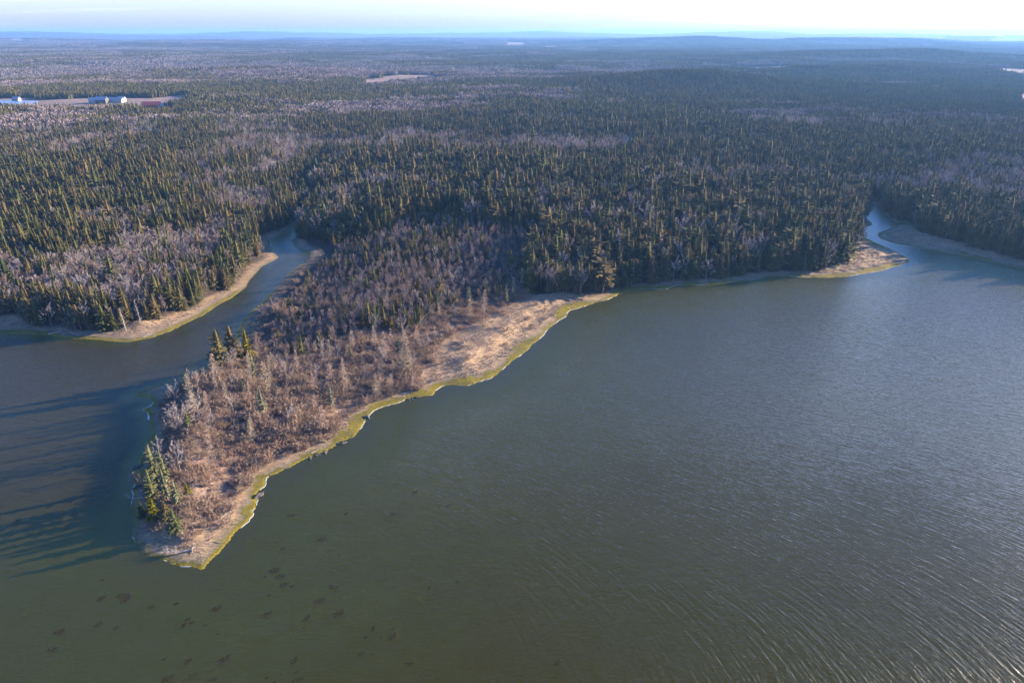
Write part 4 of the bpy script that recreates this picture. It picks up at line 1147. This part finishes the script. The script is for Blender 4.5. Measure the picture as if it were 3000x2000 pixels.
rockpos = [(-57.5, 162.8), (-55.6, 164.7), (-53.7, 165.9), (-50.1, 170.7), (-34.1, 197.1), (-32.9, 197.8), (-31.4, 198.3), (-45.5, 185.5), (-66, 145.8), (-103.9, 158.7), (-105.8, 167.7), (-99.6, 149.3)]
rm = [lump(830 + q, 1, .75, .55, 9, 4, .3).mesh('rock', M_ROCK) for q in range(3)]
for q, (a, b) in enumerate(rockpos):
    o = bpy.data.objects.new('boulder', rm[q % 3])
    s = rs.uniform(.6, 1.3); o.location = (a, b, max(gz(a, b), -.1) - .1); o.scale = (s * 1.3, s, s); o.rotation_euler = (0, 0, rs.uniform(0, 6))
    link(tag(o, 'dark weedy boulder at the water edge of the point', 'boulder', 'dark boulders along the water edge'))

# ---------------------------------------------------------------- far farm buildings
M_WALLW = plain_mat('white_clapboard', (.30, .29, .28)); M_WALLR = plain_mat('red_boards', (.36, .055, .035)); M_WALLD = plain_mat('dark_boards', (.07, .065, .07))
M_ROOFG = plain_mat('grey_roof', (.30, .32, .35)); M_ROOFR = plain_mat('red_roof', (.42, .07, .045)); M_ROOFW = plain_mat('pale_metal_roof', (.30, .31, .32))
M_GLASS = plain_mat('window_glass', (.03, .035, .04), .2)
def box_geo(x0, x1, y0, y1, z0, z1):
    v = [(a, b, c) for c in (z0, z1) for b in (y0, y1) for a in (x0, x1)]
    return v, [(0, 2, 3, 1), (4, 5, 7, 6), (0, 1, 5, 4), (2, 6, 7, 3), (0, 4, 6, 2), (1, 3, 7, 5)]
def house(nm, cat, u, v, w, dp, h, mw, mr, label, rot=0.):
    # stand it on the ground under that map point
    e = bpy.data.objects.new(nm, None); e.location = (u, v, gz(u, v)); e.rotation_euler = (0, 0, rot)
    link(tag(e, label, cat))
    vv, ff = box_geo(-w / 2, w / 2, -dp / 2, dp / 2, -1, h)
    vv += [(-w / 2, 0, h + dp * .38), (w / 2, 0, h + dp * .38)]
    me = bpy.data.meshes.new('wall'); me.from_pydata(vv, [], ff[:1] + ff[2:] + [(4, 8, 6), (5, 7, 9)]); me.materials.append(mw); me.update()
    link(bpy.data.objects.new('wall', me), e)
    k = .5; rv = []
    for s in (-1, 1):
        y1 = s * (dp / 2 + k); z1 = h - k * .76
        rv += [(-w / 2 - k, 0, h + dp * .38 + .06), (w / 2 + k, 0, h + dp * .38 + .06), (w / 2 + k, y1, z1), (-w / 2 - k, y1, z1)]
    rv2 = [(a, b, c + .22) for a, b, c in rv]
    fs = []
    for o in (0, 4): fs += [(o, o + 1, o + 2, o + 3), (o + 8, o + 11, o + 10, o + 9), (o + 2, o + 3, o + 11, o + 10), (o, o + 3, o + 11, o + 8), (o + 1, o + 2, o + 10, o + 9)]
    me = bpy.data.meshes.new('roof'); me.from_pydata(rv + rv2, [], fs); me.materials.append(mr); me.update()
    link(bpy.data.objects.new('roof', me), e)
    n = max(1, int(w / 4))
    for i in range(n):
        cx = -w / 2 + w * (i + .5) / n
        dv, df = box_geo(cx - .5, cx + .5, -dp / 2 - .06, -dp / 2 - .005, 1.0 if i else .1, 2.3)
        me = bpy.data.meshes.new('opening'); me.from_pydata(dv, [], df); me.materials.append(M_GLASS); me.update()
        link(bpy.data.objects.new('window' if i else 'door', me), e)
house('barn', 'barn', -529.3, 1057.3, 26, 11, 5, M_WALLR, M_ROOFR, 'long red roofed barn at the edge of the far clearing', 0.15)
house('shed', 'shed', -516.7, 1057.3, 16, 8, 4, M_WALLW, M_ROOFW, 'pale metal roofed shed beside the red barn', 0)
house('house', 'house', -650.5, 1123.2, 14, 9, 5, M_WALLW, M_ROOFG, 'white farmhouse in the far fields, away from the barn', 0.1)
house('barn', 'barn', -638.7, 1123.2, 16, 10, 6, M_WALLD, M_ROOFG, 'dark barn beside the white farmhouse in the far fields', 0)
house('shed', 'shed', -629.6, 1134.1, 34, 10, 4, M_WALLW, M_ROOFW, 'long pale low shed in the far fields', 0.05)
house('house', 'house', -619.1, 1145.1, 10, 8, 4.5, M_WALLW, M_ROOFG, 'small white house at the end of the long pale shed', 0)
house('house', 'house', -805.9, 1173.7, 10, 8, 4, M_WALLW, M_ROOFG, 'small white house by the narrow pond', 0)
house('cabin', 'cabin', 472.7, 728.1, 9, 7, 3.5, M_WALLW, M_ROOFW, 'lone pale cabin in the woods beyond the inlet', 0.3)
house('house', 'house', 1758.6, 3706.7, 40, 20, 9, M_WALLW, M_ROOFW, 'white farm building at the end of the far pale clearing', 0)
house('house', 'house', 2764.4, 4958.2, 40, 20, 9, M_WALLW, M_ROOFG, 'lone white house in the far blue woods', 0)

# ---------------------------------------------------------------- the air
hv, hf = box_geo(-18500, 18500, -1500, 18500, -12, max(TOP + 16, 122))
me = bpy.data.meshes.new('haze'); me.from_pydata(hv, [], hf); me.update()
m, n, l = mat('haze')
pv = n.new('ShaderNodeVolumePrincipled')
pv.inputs['Color'].default_value = (.23, .50, 1.0, 1)
pv.inputs['Density'].default_value = 7.5e-5
pv.inputs['Anisotropy'].default_value = .2
o = n.new('ShaderNodeOutputMaterial'); l.new(pv.outputs[0], o.inputs['Volume'])
me.materials.append(m)
link(tag(bpy.data.objects.new('haze', me), 'pale blue haze softening the distant woods', 'haze', kind='stuff'))
